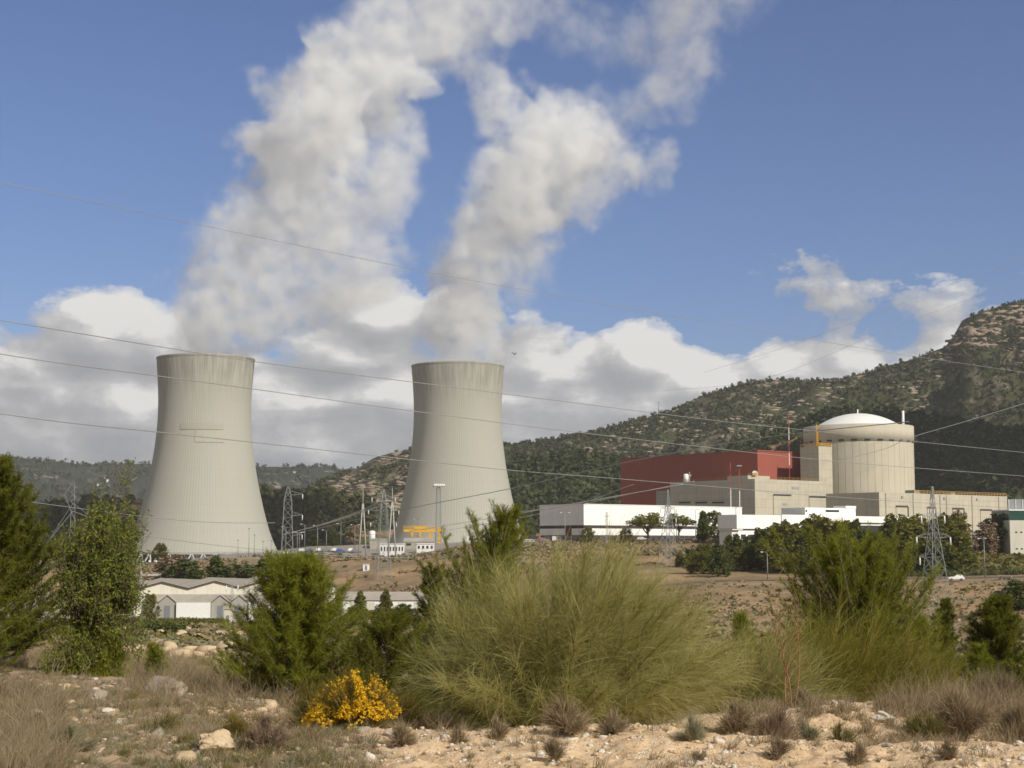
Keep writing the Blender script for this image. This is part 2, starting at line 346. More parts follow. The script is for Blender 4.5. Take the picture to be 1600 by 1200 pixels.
def build_ground():
    pxs = np.concatenate([np.linspace(-9000, -2500, 14), np.linspace(-2300, -150, 60), np.arange(-140, 1741, 5.5), np.linspace(1760, 3900, 60), np.linspace(4100, 10600, 14)])
    ds = np.concatenate([np.array([0.35, 1, 2, 3, 4, 5, 6, 7, 8]), np.linspace(8.5, 24, 190), np.exp(np.linspace(np.log(24.4), np.log(1400), 340)), np.exp(np.linspace(np.log(1450), np.log(14000), 30))])
    A, D = np.meshgrid(pxs, ds); X = (A - 800) / F / 1.0054 * D
    Zz = ground_z(X, D); n, mcol = A.shape
    V = np.stack([X, D, Zz], -1).reshape(-1, 3)
    I = np.arange(n * mcol).reshape(n, mcol)
    Q = np.stack([I[:-1, :-1], I[:-1, 1:], I[1:, 1:], I[1:, :-1]], -1).reshape(-1, 4)
    me = np_mesh('ground', V, Q, True)
    px, d = A.ravel(), D.ravel()
    nz = fbm(V[:, 0] * 0.9 + 40, V[:, 1] * 0.9, 4) * 2.2; nz2 = fbm(V[:, 0] * .35, V[:, 1] * .35 + 9, 4) * 2.0
    zone = np.zeros((len(V), 4), np.float32); zone[:, 3] = 1
    sandn = np.clip((px - 430) / 230, 0, 1) * np.clip((19.0 - d) / 2.0, 0, 1)
    sandn = np.clip(sandn * 1.25 + nz * 0.6 - 0.1, 0, 1) * np.clip((30 - d) / 5, 0, 1)
    left = np.clip((nz2 + nz * .5 - 0.15) * 3, 0, 1) * (px < 560) * np.clip((22 - d) / 4, 0, 1)
    zone[:, 0] = np.maximum(sandn, left * 0.85)
    zone[:, 1] = np.clip((d - 35) / 40, 0, 1)
    zone[:, 2] = np.clip((d - 597 + 4 * nz) / 6, 0, 1) * np.clip((1250 - d) / 60, 0, 1) * 0.8 + np.clip((d - 392) / 4, 0, 1) * np.clip((498 - d) / 8, 0, 1) * (px < 700) * .7
    ca = me.color_attributes.new('zone', 'FLOAT_COLOR', 'POINT'); ca.data.foreach_set('color', zone.ravel())
    o = link('ground', me, ground_material()); tag(o, kind='structure')
build_ground()

# ---------------------------------------------------------------- hills
def hill_material(name, green, rock, dark, thr=0.5):
    m, t, b = mat(name, 0.95, 0.05); c = coords(t, 'Object')
    a = noise(t, c, 0.02, 8, 0.68, 0.4); f = noise(t, c, 0.11, 6, 0.7); s = noise(t, coords(t, 'Object', (1, 1, 3.5)), 0.02, 6, 0.6, 0.8)
    col = mixc(t, ramp(t, a, [(thr - 0.03, 0.0), (thr + 0.05, 1.0)]), green, rock)
    col = mixc(t, ramp(t, f, [(0.44, 0.0), (0.6, 0.85)]), col, dark)
    col = mixc(t, ramp(t, s, [(0.60, 0.0), (0.66, 0.8)]), col, tuple(min(1, x * 1.25) for x in rock))
    t.links.new(col, b.inputs['Base Color']); bump(t, b, f, 1.0, 3.0); return m
HILLS = {}
def hill(name, sil, D0, D1, base, rough, m, px_pad=0, steep=1.0, ncol=420, nrow=110, sub=None, groove=0.0):
    """a hillside rising from depth D0 (height base) to its ridge at D1, whose silhouette is sil [(px,py)...]"""
    sx = np.array([s[0] for s in sil], float); sy = np.array([s[1] for s in sil], float)
    px = np.linspace(sx[0], sx[-1], ncol); k = np.linspace(-0.04, 1.7, nrow)
    A, K = np.meshgrid(px, k); D = D0 + (D1 - D0) * K + 25 * fbm(A * 0.02, K * 3 + 3, 3)
    X = (A - 800) / F / 1.0054 * D
    ridge = np.interp(A, sx, sy); zr = (HY - ridge) / F * D1
    kk = np.clip(K, 0, 1); rise = kk ** steep; fall = np.clip(K - 1, 0, 1)
    zz = base + (zr - base) * rise * (1 - fall * 0.9) - fall * 20
    zz = zz + rough * (fbm(X * 0.012, D * 0.012, 6, 0.55) * 1.6) * np.clip(kk * 3, 0, 1) * np.clip((1.03 - kk) * 4, 0.12, 1) + groove * fbm(X * .02, D * .004 + 4, 3) * kk * (1 - kk)
    zz = zz - np.clip(-K, 0, 1) * 200
    V = np.stack([X, D, zz + EZ], -1).reshape(-1, 3); n, mc = A.shape; I = np.arange(n * mc).reshape(n, mc)
    Q = np.stack([I[:-1, :-1], I[:-1, 1:], I[1:, 1:], I[1:, :-1]], -1).reshape(-1, 4)
    o = link(name, np_mesh(name, V, Q, True), m); tag(o, kind='structure')
    HILLS[name] = (px, k, V.reshape(n, mc, 3)); return o
def on_hill(name, px, k):                              # arrays of px and k to points on the hill's sheet
    p, kk, V = HILLS[name]
    i = np.clip((px - p[0]) / (p[-1] - p[0]) * (len(p) - 1), 0, len(p) - 1.001); j = np.clip((k - kk[0]) / (kk[-1] - kk[0]) * (len(kk) - 1), 0, len(kk) - 1.001)
    i0 = i.astype(int); j0 = j.astype(int); a = (i - i0)[:, None]; b = (j - j0)[:, None]
    return (V[j0, i0] * (1 - a) + V[j0, i0 + 1] * a) * (1 - b) + (V[j0 + 1, i0] * (1 - a) + V[j0 + 1, i0 + 1] * a) * b
M_HF = hill_material('far_hill', (0.055, 0.06, 0.045), (0.24, 0.20, 0.165), (0.03, 0.038, 0.03), 0.60)
M_HR = hill_material('rocky_hill', (0.055, 0.062, 0.026), (0.19, 0.16, 0.115), (0.045, 0.05, 0.022), 0.52)
M_HW = hill_material('wooded_hill', (0.075, 0.085, 0.035), (0.32, 0.20, 0.12), (0.05, 0.06, 0.025), 0.52)
hill('far_hill', [(-1500, 700), (-300, 706), (0, 716), (60, 719), (110, 727), (160, 726), (200, 725), (260, 727), (400, 730), (460, 729), (520, 733), (600, 738), (700, 745), (1200, 760), (3000, 740)],
     2500, 3900, -5, 60, M_HF, steep=1.1, groove=240)
hill('rocky_hill', [(340, 850), (420, 800), (480, 762), (520, 742), (560, 729), (580, 716), (620, 706), (640, 701), (790, 694), (850, 690), (900, 681), (960, 667), (1020, 650), (1060, 637), (1100, 619), (1150, 605), (1190, 596), (1230, 594), (1300, 596), (1350, 583), (1400, 568), (1450, 555), (1485, 541), (1500, 522), (1515, 496), (1560, 482), (1600, 470), (1700, 446), (1900, 420), (2600, 400), (4200, 430)],
     1500, 2150, -2, 42, M_HR, steep=1.05, ncol=560, nrow=130, groove=130)
hill('wooded_hill', [(-1500, 760), (-300, 790), (60, 800), (110, 795), (140, 786), (200, 781), (260, 782), (400, 770), (440, 775), (480, 770), (510, 772), (530, 783), (560, 782), (590, 800), (640, 815), (700, 835), (760, 850)],
     1150, 1420, -9, 16, M_HW, steep=0.9, ncol=300, nrow=60)
hill('shaded_hill', [(700, 790), (760, 750), (790, 729), (830, 719), (870, 711), (900, 710), (930, 714), (970, 722), (1040, 728), (1100, 722), (1140, 708), (1180, 693), (1240, 667), (1290, 648), (1340, 642), (1400, 644), (1450, 652), (1520, 664), (1600, 676), (1750, 685), (2400, 660), (3800, 700)],
     1160, 1480, 4, 16, M_HW, steep=0.95, ncol=420, nrow=70)
# ---------------------------------------------------------------- the wood on the hills
def clumps(C, rx, rz, nq, size, seed=0, flat=0.0):     # ragged crowns: nq leaf-clump quads about each centre C
    rs = np.random.RandomState(seed); n = len(C)
    d = rs.normal(size=(n, nq, 3)); d /= np.linalg.norm(d, axis=2, keepdims=True); rad = rs.rand(n, nq, 1) ** 0.4
    S = np.stack([rx, rx, rz], -1)[:, None, :]; Cc = C[:, None, :] + d * rad * S
    a = rs.normal(size=(n, nq, 3)); a[..., 2] *= 0.6; a /= np.linalg.norm(a, axis=2, keepdims=True)
    bb = np.cross(a, rs.normal(size=(n, nq, 3))); bb /= np.linalg.norm(bb, axis=2, keepdims=True)
    sz = (size if np.ndim(size) == 0 else size[:, None, None]) * (0.5 + rs.rand(n, nq, 1)) * 0.5
    a = a * sz; bb = bb * sz * (0.5 + 0.5 * rs.rand(n, nq, 1))
    V = np.stack([Cc - a - bb * .6, Cc + a * .7 - bb, Cc + a + bb * .8, Cc - a * .5 + bb], 2).reshape(-1, 3)
    return V, np.arange(len(V)).reshape(-1, 4)
def forest(name, hillname, n, m, pxr, kr, size, seed, keep=None, nq=34):
    rs = np.random.RandomState(seed); px = rs.uniform(*pxr, n); k = rs.uniform(*kr, n)
    Pn = on_hill(hillname, px, k); den = fbm(Pn[:, 0] * 0.015 + seed, Pn[:, 1] * 0.009, 4) + 0.5
    sel = den > (keep if keep is not None else 0.0); Pn = Pn[sel]; n = len(Pn)
    h = size * (0.42 + 1.25 * rs.rand(n) ** 2.2); rx = h * (0.36 + 0.16 * rs.rand(n)); C = Pn.copy(); C[:, 2] += h * 0.42
    V, Q = clumps(C, rx, h * 0.55, nq, h * 0.42, seed)
    o = link(name, np_mesh(name, V, Q), m); tag(o, kind='stuff'); return o
M_F1 = foliage_mat('scrub_pine_foliage', (0.045, 0.055, 0.022), (0.072, 0.078, 0.032), (0.11, 0.105, 0.055), 0.15, scale=0.02, isl=0.6)
M_F2 = foliage_mat('dark_pine_foliage', (0.035, 0.052, 0.018), (0.06, 0.078, 0.025), (0.085, 0.10, 0.035), 0.15, scale=0.02, isl=0.6)
M_F3 = foliage_mat('far_pine_foliage', (0.05, 0.06, 0.035), (0.065, 0.072, 0.045), (0.09, 0.09, 0.06), 0.1, scale=0.01, isl=0.5)
M_F1B = foliage_mat('mixed_wood_foliage', (0.045, 0.06, 0.02), (0.08, 0.09, 0.03), (0.14, 0.125, 0.05), 0.2, scale=0.02, isl=0.6)
forest('hillside_wood', 'rocky_hill', 2600, M_F1B, (440, 690), (0.0, 1.03), 4.6, 13, 0.50, 22)
forest('hillside_wood', 'rocky_hill', 24000, M_F1, (690, 1900), (0.0, 1.03), 4.4, 3, 0.38, 22)
forest('hillside_wood', 'wooded_hill', 4200, M_F1B, (-200, 740), (0.0, 1.05), 6.8, 5, 0.47)
forest('hillside_wood', 'shaded_hill', 7500, M_F2, (730, 1900), (0.0, 1.05), 6.2, 9, 0.24)
forest('hillside_wood', 'far_hill', 9000, M_F3, (-200, 760), (0.0, 1.02), 8.5, 11, 0.36, 14)
# ---------------------------------------------------------------- building materials
def wall_mat(name, col, var=0.12, rough=0.85, streak=0.3, panel=None, ribs=None, scale=0.25, dirt=None):
    m, t, b = mat(name, rough, 0.15); c = coords(t, 'Object')
    n = noise(t, c, scale, 6, 0.6); s = noise(t, coords(t, 'Object', (1, 1, 0.08)), scale * 4, 5, 0.65)
    d = dirt or tuple(x * 0.62 for x in col)
    k = math_n(t, 'ADD', math_n(t, 'MULTIPLY', ramp(t, n, [(0.35, 0), (0.7, 1)]), var * 2), math_n(t, 'MULTIPLY', ramp(t, s, [(0.42, 0), (0.75, 1)]), streak), clamp=True)
    col_o = mixc(t, k, col, d)
    if panel:                                          # joints between shuttering boards or cladding sheets
        br = nd(t, 'ShaderNodeTexBrick'); br.offset = 0.0; sx, sz, mo = panel
        sp = nd(t, 'ShaderNodeSeparateXYZ'); t.links.new(c, sp.inputs[0]); cb = nd(t, 'ShaderNodeCombineXYZ')
        t.links.new(math_n(t, 'ADD', sp.outputs[0], sp.outputs[1]), cb.inputs[0]); t.links.new(sp.outputs[2], cb.inputs[1])
        t.links.new(cb.outputs[0], br.inputs['Vector']); br.inputs['Scale'].default_value = 1.0
        br.inputs['Brick Width'].default_value = sx; br.inputs['Row Height'].default_value = sz; br.inputs['Mortar Size'].default_value = mo
        br.inputs['Color1'].default_value = (1, 1, 1, 1); br.inputs['Color2'].default_value = (0.93, 0.93, 0.93, 1); br.inputs['Mortar'].default_value = (0.72, 0.71, 0.7, 1)
        col_o = mixc(t, 1.0, col_o, br.outputs['Color'], 'MULTIPLY')
    t.links.new(col_o, b.inputs['Base Color'])
    if ribs:
        sp = nd(t, 'ShaderNodeSeparateXYZ'); t.links.new(c, sp.inputs[0])
        w = math_n(t, 'SINE', math_n(t, 'MULTIPLY', math_n(t, 'ADD', sp.outputs[0], sp.outputs[1]), 6.283 / ribs)); bump(t, b, w, 0.5, 0.06)
    else: bump(t, b, n, 0.3, 0.05)
    return m
def flat(name, col, rough=0.6, metal=0.0, spec=0.3):
    m, t, b = mat(name, rough, spec); b.inputs['Metallic'].default_value = metal
    n = noise(t, coords(t, 'Object'), 1.7, 4); t.links.new(mixc(t, ramp(t, n, [(0.3, 0), (0.8, 0.5)]), col, tuple(x * 0.72 for x in col)), b.inputs['Base Color']); return m
M_CON = wall_mat('pale_concrete', (0.50, 0.46, 0.37), 0.12, panel=(7.0, 3.6, 0.08), streak=0.35)
M_CONG = wall_mat('grey_concrete', (0.37, 0.35, 0.31), 0.15, panel=(7.0, 3.6, 0.08), streak=0.35)
M_DRUM = wall_mat('drum_concrete', (0.50, 0.46, 0.37), 0.12, streak=0.22, scale=0.12)
M_RED = wall_mat('red_cladding', (0.31, 0.095, 0.07), 0.1, rough=0.55, streak=0.18, ribs=0.9)
M_WHITE = wall_mat('white_cladding', (0.88, 0.88, 0.86), 0.04, rough=0.5, streak=0.08, panel=(3.0, 40.0, 0.04))
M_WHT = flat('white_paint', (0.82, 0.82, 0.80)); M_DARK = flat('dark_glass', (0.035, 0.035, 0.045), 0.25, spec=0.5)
M_BAND = flat('brown_band', (0.06, 0.045, 0.045)); M_DOORR = flat('dark_red_paint', (0.16, 0.03, 0.03)); M_YEL = flat('yellow_paint', (0.75, 0.40, 0.02))
M_YELD = flat('ochre_railing_paint', (0.40, 0.24, 0.07)); M_STEEL = flat('galvanised_steel', (0.27, 0.285, 0.29), 0.5, 0.2); M_STEELD = flat('dull_steel', (0.27, 0.29, 0.30), 0.6, 0.2)
M_ROOF = wall_mat('fibre_cement_roof', (0.43, 0.385, 0.33), 0.25, streak=0.3, ribs=0.6); M_CREAM = wall_mat('cream_render', (0.60, 0.57, 0.49), 0.1); M_GREYR = wall_mat('grey_and_shade_render', (0.38, 0.36, 0.32), 0.1)
M_TANW = wall_mat('weathered_render', (0.50, 0.44, 0.35), 0.2); M_BLUE = flat('blue_grey_paint', (0.20, 0.22, 0.26)); M_GREENG = flat('green_glass', (0.02, 0.065, 0.05), 0.15, spec=0.6)
M_BARK = wall_mat('bark', (0.16, 0.12, 0.085), 0.4, scale=3.0); M_BARKG = wall_mat('grey_bark', (0.24, 0.20, 0.16), 0.4, scale=5.0)
M_RPAINT = flat('red_mast_paint', (0.38, 0.07, 0.055)); M_TYRE = flat('tyre_rubber', (0.02, 0.02, 0.02), 0.9); M_CONP = flat('pole_concrete', (0.46, 0.45, 0.42), 0.9)

# ---------------------------------------------------------------- cooling towers
def tower_material():
    m, t, b = mat('tower_concrete', 0.9, 0.1); c = coords(t, 'Object'); sp = nd(t, 'ShaderNodeSeparateXYZ'); t.links.new(c, sp.inputs[0])
    ang = math_n(t, 'ARCTAN2', sp.outputs[0], sp.outputs[1]); cb = nd(t, 'ShaderNodeCombineXYZ')
    t.links.new(math_n(t, 'MULTIPLY', ang, 40.0), cb.inputs[0]); t.links.new(math_n(t, 'MULTIPLY', sp.outputs[2], 0.03), cb.inputs[1])
    st = noise(t, cb.outputs[0], 0.9, 7, 0.72); big = noise(t, c, 0.03, 5, 0.6)
    cb2 = nd(t, 'ShaderNodeCombineXYZ'); t.links.new(math_n(t, 'MULTIPLY', ang, 16.0), cb2.inputs[0]); t.links.new(math_n(t, 'MULTIPLY', sp.outputs[2], 0.045), cb2.inputs[1])
    topn = noise(t, cb2.outputs[0], 0.8, 6, 0.65)
    col = mixc(t, ramp(t, st, [(0.34, 0), (0.72, 0.7)]), (0.375, 0.368, 0.325), (0.335, 0.328, 0.285))
    col = mixc(t, ramp(t, big, [(0.4, 0), (0.7, 0.4)]), col, (0.385, 0.375, 0.33))
    # grime run down from the rim, and a weathered lift line every few metres
    hz = nd(t, 'ShaderNodeMapRange'); hz.inputs['From Min'].default_value = 96; hz.inputs['From Max'].default_value = 124; t.links.new(sp.outputs[2], hz.inputs[0])
    gr = math_n(t, 'MULTIPLY', math_n(t, 'POWER', hz.outputs[0], 1.6), ramp(t, topn, [(0.36, 0.0), (0.62, 1.0)]))
    col = mixc(t, math_n(t, 'MULTIPLY', gr, 0.55), col, (0.17, 0.16, 0.14))
    w = math_n(t, 'FRACT', math_n(t, 'MULTIPLY', sp.outputs[2], 1 / 5.6)); ln = ramp(t, w, [(0.0, 1), (0.03, 0), (0.97, 0), (1.0, 1)])
    col = mixc(t, math_n(t, 'MULTIPLY', ln, 0.20), col, (0.2, 0.19, 0.16))
    t.links.new(col, b.inputs['Base Color']); bump(t, b, st, 0.25, 0.2); return m
M_TOW = tower_material()
M_PANEL = wall_mat('faded_panel_paint', (0.335, 0.33, 0.28), 0.2, streak=0.5, dirt=(0.36, 0.345, 0.29)); M_PANEL2 = wall_mat('pale_panel_paint', (0.385, 0.38, 0.33), 0.3, streak=0.6, dirt=(0.345, 0.33, 0.275))
def cooling_tower(px, D, zb, sc, label, panel):
    x = KX(px, 720) * D; t = empty('cooling_tower', (x, D, zb + EZ - 8.6), label, 'cooling tower', 'cooling towers with steam rising from them')
    hw = [(0, 118.5), (7, 115.0), (14, 111.6), (42, 100.7), (70, 93.6), (98, 87.2), (127, 81.2), (155, 76.6), (180, 73.9), (205, 72.4), (228, 71.6), (250, 71.9), (268, 73.2), (285, 74.6), (300, 75.6), (304, 75.8)]
    k = 1000 / F; z = [a * k for a, _ in hw]; r = [b * k for _, b in hw]
    zz = np.linspace(0, z[-1], 76); c = np.polyfit(z, r, 7); rr = np.polyval(c, zz)
    nr = 132; seg = nr * 4; V = []; offs = np.tile([0.0, 0.0, 0.0, 0.11], nr); a = np.arange(seg) / seg * 2 * math.pi
    a = a + np.tile([0.0, 0.22, 0.0, 0.0], nr) * (2 * math.pi / seg)
    for zi, ri in zip(zz, rr):
        R_ = ri + offs * (1 if zi < z[-1] - 2.0 else 0.0); V.append(np.stack([R_ * np.cos(a), R_ * np.sin(a), np.full(seg, zi + 8.6)], -1))
    for zi, ri in list(zip(zz, rr))[::-1][::5]: V.append(np.stack([(ri - 0.7) * np.cos(a), (ri - 0.7) * np.sin(a), np.full(seg, zi + 8.6)], -1))
    V = np.array(V) * sc; n = len(V); I = np.arange(n * seg).reshape(n, seg)
    Q = np.stack([I[:-1], np.roll(I[:-1], -1, 1), np.roll(I[1:], -1, 1), I[1:]], -1).reshape(-1, 4)
    link('shell', np_mesh('shell', V.reshape(-1, 3), Q), M_TOW, t)
    rt = rr[-1]
    MB().lathe([((rt + 0.1) * sc, (z[-1] + 7.5) * sc), ((rt + 0.3) * sc, (z[-1] + 8.4) * sc), ((rt + .3) * sc, (z[-1] + 9.0) * sc), ((rt - 0.9) * sc, (z[-1] + 9.0) * sc), ((rt - .9) * sc, (z[-1] + 8) * sc)], 128).build('rim', M_TOW, t)
    MB().lathe([(rr[0] + .5, 8.2 * sc), (rr[0] + .6, 9.5 * sc)], 128).build('lintel', M_TOW, t)
    nl = 44; me = None
    for i in range(nl * 2):
        a0 = (i // 2) / nl * 2 * math.pi; s = -1 if i % 2 else 1; a1 = a0 + s * math.pi / nl * 0.92
        rb, rt_ = rr[0] * sc + 3.2, rr[0] * sc
        mb = MB().tube([(rb * math.cos(a0), rb * math.sin(a0), 0), (rt_ * math.cos(a1), rt_ * math.sin(a1), 8.7 * sc)], 0.55, 6); mb.build('leg', M_CONP, t)
    MB().lathe([(rb + 3.5, -2), (rb + 3.5, 0.7), (rb + 3.0, 0.7), (rb + 3.0, -2)], 96).build('basin_wall', M_CONG, t)
    MB().lathe([(rr[0] * sc - 3, 0), (rr[0] * sc - 3.2, 8.2)], 96).build('fill_screen', M_BAND, t)
    if panel:                                          # the faded painted bands: upper one and lower short one
        for (xa, xb, za, zb2, mm) in ((-36, 28, 78.5, 82.3, M_PANEL), (-14, 30, 70.3, 78.0, M_PANEL2)):
            mb = MB(); pr = []
            for q in np.linspace(za, zb2, 6):
                rq = float(np.polyval(c, q)) + 0.35; pr.append((rq, q + 8.6))
            r0 = pr[0][0]; A0 = -math.pi / 2 + math.asin(xa * k / r0) + math.atan2(-x, D) * -1 * -1; A1 = -math.pi / 2 + math.asin(xb * k / r0) + math.atan2(-x, D)
            mb.lathe(pr, 20, A0, A1); mb.build('painted_panel', mm, t)
    return t
cooling_tower(318.5, 1003, -2.4 - 3.6, 1.0, 'left concrete cooling tower with faded rectangular panels painted on its front', True)
cooling_tower(715, 1045, -6.0, 1.0, 'right concrete cooling tower with plain unpainted ribs behind the yellow crane', False)

# ---------------------------------------------------------------- rotated buildings
U = Vector((0.78, 0.62)).normalized(); W = Vector((-U.y, U.x)); RZ = math.atan2(U.y, U.x)
def hit(o, d, px):                                     # how far along d from o until the photo column px
    k = KX(px); return (k * o[1] - o[0]) / (d[0] - k * d[1])
def corner(px, D): return (KX(px, 800) * D, D)
class Bld:                                             # local x runs right and away, y left and away, z up from the base
    def __init__(s, name, px, D, ztop_py, zb, label, cat='building', group=None):
        s.o = corner(px, D); s.D = D; s.zb = zb + EZ
        s.H = Z(ztop_py, D) - s.zb
        s.t = empty(name, (s.o[0], s.o[1], s.zb), label, cat, group, RZ)
    def L(s, px): return hit(s.o, U, px)
    def Wd(s, px): return hit(s.o, W, px)
    def z(s, py, x=0.0, y=0.0):                        # height of photo row py on the wall point (x, y)
        D = s.D + U.y * x + W.y * y; return Z(py, D) - s.zb
def railing(mb, pts, h=1.1, step=2.5, w=0.09):
    for a, b in zip(pts[:-1], pts[1:]):
        a, b = Vector(a), Vector(b); n = max(1, int((b - a).length / step))
        for i in range(n + 1):
            p = a.lerp(b, i / n); mb.bar(p, p + Vector((0, 0, h)), w)
        for q in (h, h * 0.5): mb.bar(a + Vector((0, 0, q)), b + Vector((0, 0, q)), w)
    return mb
def box_b(b, name, m, x0, x1, y0, y1, z0, z1, bev=0): return MB().box(x0, x1, y0, y1, z0, z1).build(name, m, b.t, bev)

# red turbine hall
b = Bld('turbine_hall', 1185, 704, 704.5, 1.2, 'tall windowless dark red clad turbine hall behind the concrete blocks')
Lr, Wr = 58, b.Wd(970)
box_b(b, 'wall', M_RED, 0, Lr, 0, Wr, -1, b.H)
MB().box(-0.3, Lr + .3, -0.3, 0.4, b.H, b.H + .5).box(-.3, .4, 0.4, Wr + .3, b.H, b.H + .5).build('roof_edge', M_RED, b.t)
MB().box(.5, Lr, .5, Wr, b.H, b.H + 0.2).build('roof', M_CONG, b.t)

# grey and cream concrete block in front of it
b = Bld('concrete_block', 1180, 660, 748, 1.2, 'stepped concrete block with yellow roof railings in front of the red hall')
Lb, Wb = b.L(1293), b.Wd(1048)
box_b(b, 'wall', M_CON, 0, Lb, 0, Wb, -1, b.H)
zt = b.z(766, 0, Wb); box_b(b, 'side_wing', M_CONG, 2, 30, Wb, b.Wd(1021), -1, zt)
MB().box(0.0, 14.0, 4, 16, b.H, b.H + 1.6).build('parapet_step', M_CON, b.t)
railing(MB(), [(0.3, 4, b.H), (0.3, Wb, b.H)]).build('railing', M_YELD, b.t)
railing(MB(), [(14.5, 0.4, b.H), (Lb, .4, b.H)]).build('railing', M_YELD, b.t)
MB().box(2, 5, 3, 6, b.H + 1.6, b.H + 2.8).build('roof_cage', M_YELD, b.t)
for p0, p1, z0, z1 in ((1209, 1236, 797, 774), (1265, 1292, 798, 777)):
    x0, x1 = b.L(p0), b.L(p1); zz1 = b.z(z1, x0); zz0 = b.z(812, x0)
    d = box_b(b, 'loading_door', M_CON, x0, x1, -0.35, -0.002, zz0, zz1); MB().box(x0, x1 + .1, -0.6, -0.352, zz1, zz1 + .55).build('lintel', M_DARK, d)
for p0 in (1239,): x0 = b.L(p0); box_b(b, 'vent_grille', M_CONG, x0, x0 + 4.5, -.2, -.003, b.z(764, x0), b.z(760, x0))
x0 = b.L(1223); box_b(b, 'vent_grille', M_CONG, x0, x0 + 3, -.45, -.352, b.z(790, x0), b.z(786, x0))
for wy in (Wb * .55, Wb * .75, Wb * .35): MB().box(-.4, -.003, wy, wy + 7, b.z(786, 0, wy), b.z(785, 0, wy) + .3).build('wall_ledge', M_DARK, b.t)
# tank and dish on its roof
xy = b.o; 
def world(b, x, y, z): return (b.o[0] + U.x * x + W.x * y, b.o[1] + U.y * x + W.y * y, b.zb + z)
t = empty('roof_tank', world(b, 2.5, b.Wd(1067), b.H), 'small white cylindrical tank on the roof edge of the grey concrete block', 'tank')
MB().lathe([(0, 0), (1.15, 0), (1.15, 3.4), (0.7, 3.7), (0, 3.75)], 16).build('tank_shell', M_WHT, t)
MB().bar((1.6, 0, 0), (1.6, 0, 4.6), .25).bar((1.6, 0, 3), (2.3, 0, 3), .5).build('vent_pipe', M_CONP, t)
t = empty('satellite_dish', world(b, b.L(1203), 8, b.H), 'white round dish on the cream block roof before the red wall', 'dish')
MB().lathe([(0, 0), (.8, .12), (1.35, .45)], 16).build('dish', M_WHT, t).matrix_local = Matrix.Translation((0, 0, 2.6)) @ Matrix.Rotation(R(78), 4, 'X')
MB().bar((0, 0.3, 0), (0, .3, 2.6), .15).build('post', M_STEELD, t)

# reactor building
Dr = 722; cx = KX(1341.5, 700) * Dr; Rr = 84.5 / F * Dr
zr = 1.2 + EZ
t = empty('reactor_building', (cx, Dr, zr), 'round concrete reactor building under a white shallow dome', 'reactor building')
z2 = Z(668, Dr) - zr; z1 = Z(688, Dr - Rr) - zr
MB().lathe([(Rr - 0.3, -1), (Rr - .3, z1)], 128).build('lower_drum', M_DRUM, t)
ud = MB().lathe([(Rr - .3, z1), (Rr, z1), (Rr, z2), (Rr - 1.0, z2), (Rr - 1.0, z2 - .8), (0.01, z2 - .8)], 128); udo = ud.build('upper_drum', M_DRUM, t)
for i in range(26):
    a = -math.pi * 1.02 + i * math.pi * 1.04 / 25
    MB().bar(((Rr - .3) * math.cos(a), (Rr - .3) * math.sin(a), 0), ((Rr - .3) * math.cos(a), (Rr - .3) * math.sin(a), z1), 0.2, 0.1).build('joint_rib', M_DRUM, t)
for i in range(14):
    a = -math.pi * 0.98 + i * math.pi * .96 / 13
    MB().lathe([(Rr + .02, z1 - 0.1), (Rr + 0.1, z1 + .7)], 4, a, a + .105).build('vent_slot', M_DARK, udo)
Rd = 68.5 / F * Dr; hd = (668 - 646.5) / F * Dr + .5; Rs = (Rd * Rd + hd * hd) / (2 * hd); prof = []
for i in range(15):
    q = i / 14 * math.asin(Rd / Rs); prof.append((max(.001, Rs * math.sin(q)), z2 + Rs * math.cos(q) - (Rs - hd) - .4))
MB().lathe([(Rd, z2 - 1)] + prof[::-1], 96).build('dome', M_WHT, t)
MB().bar((0, 0, z2 + hd - 1), (0, 0, z2 + hd + 1.6), .5).build('finial', M_WHT, t)
ppx = KX(1406, 650) * Dr - cx
MB().tube([(ppx, -6, z2 - 2), (ppx, -6, Z(643.5, Dr) - zr)], 0.55, 10).build('vent_pipe', M_WHT, t)
MB().tube([(Rr * .9, -Rr * .44, z2 - 1), (Rr * .9, -Rr * .44, z2 - .9)], .1, 4).build('bracket', M_STEELD, t)
# its lift tower, joined to the drum on the left
bt = Bld('x', 1281, 694, 697, 1.2, 'x'); bpy.data.objects.remove(bt.t)
lt = bpy.data.objects.new('lift_tower', None)
wl, wd = bt.L(1303), bt.Wd(1253)
mb = MB(); ux, wx = U, W
def loc(x, y, z): return (bt.o[0] - cx + ux.x * x + wx.x * y, bt.o[1] - Dr + ux.y * x + wx.y * y, z)
v = [loc(x, y, z) for z in (-1, bt.H) for x, y in ((0, 0), (wl, 0), (wl + 4, wd), (0, wd))]
mb.add(v, [(3, 2, 1, 0), (4, 5, 6, 7), (0, 1, 5, 4), (1, 2, 6, 5), (2, 3, 7, 6), (3, 0, 4, 7)]); lto = mb.build('lift_tower', M_CON, t)
railing(MB(), [loc(.2, wd, bt.H), loc(.2, .2, bt.H), loc(wl, .2, bt.H)], 1.3, 2, .16).build('railing', M_YEL, lto)
mb = MB(); la = math.atan2(-1, -.35); lx = KX(1281.5, 680) * (Dr - 18) - cx; ly = -math.sqrt(max(1, (Rr + .3) ** 2 - lx * lx))
for s in (-.7, .7): mb.bar((lx + s, ly, bt.H), (lx + s, ly, z2 + .5), .3)
for i in range(12): mb.bar((lx - .7, ly, bt.H + i * (z2 - bt.H) / 12), (lx + .7, ly, bt.H + i * (z2 - bt.H) / 12), .3)
mb.build('ladder', M_YEL, t)

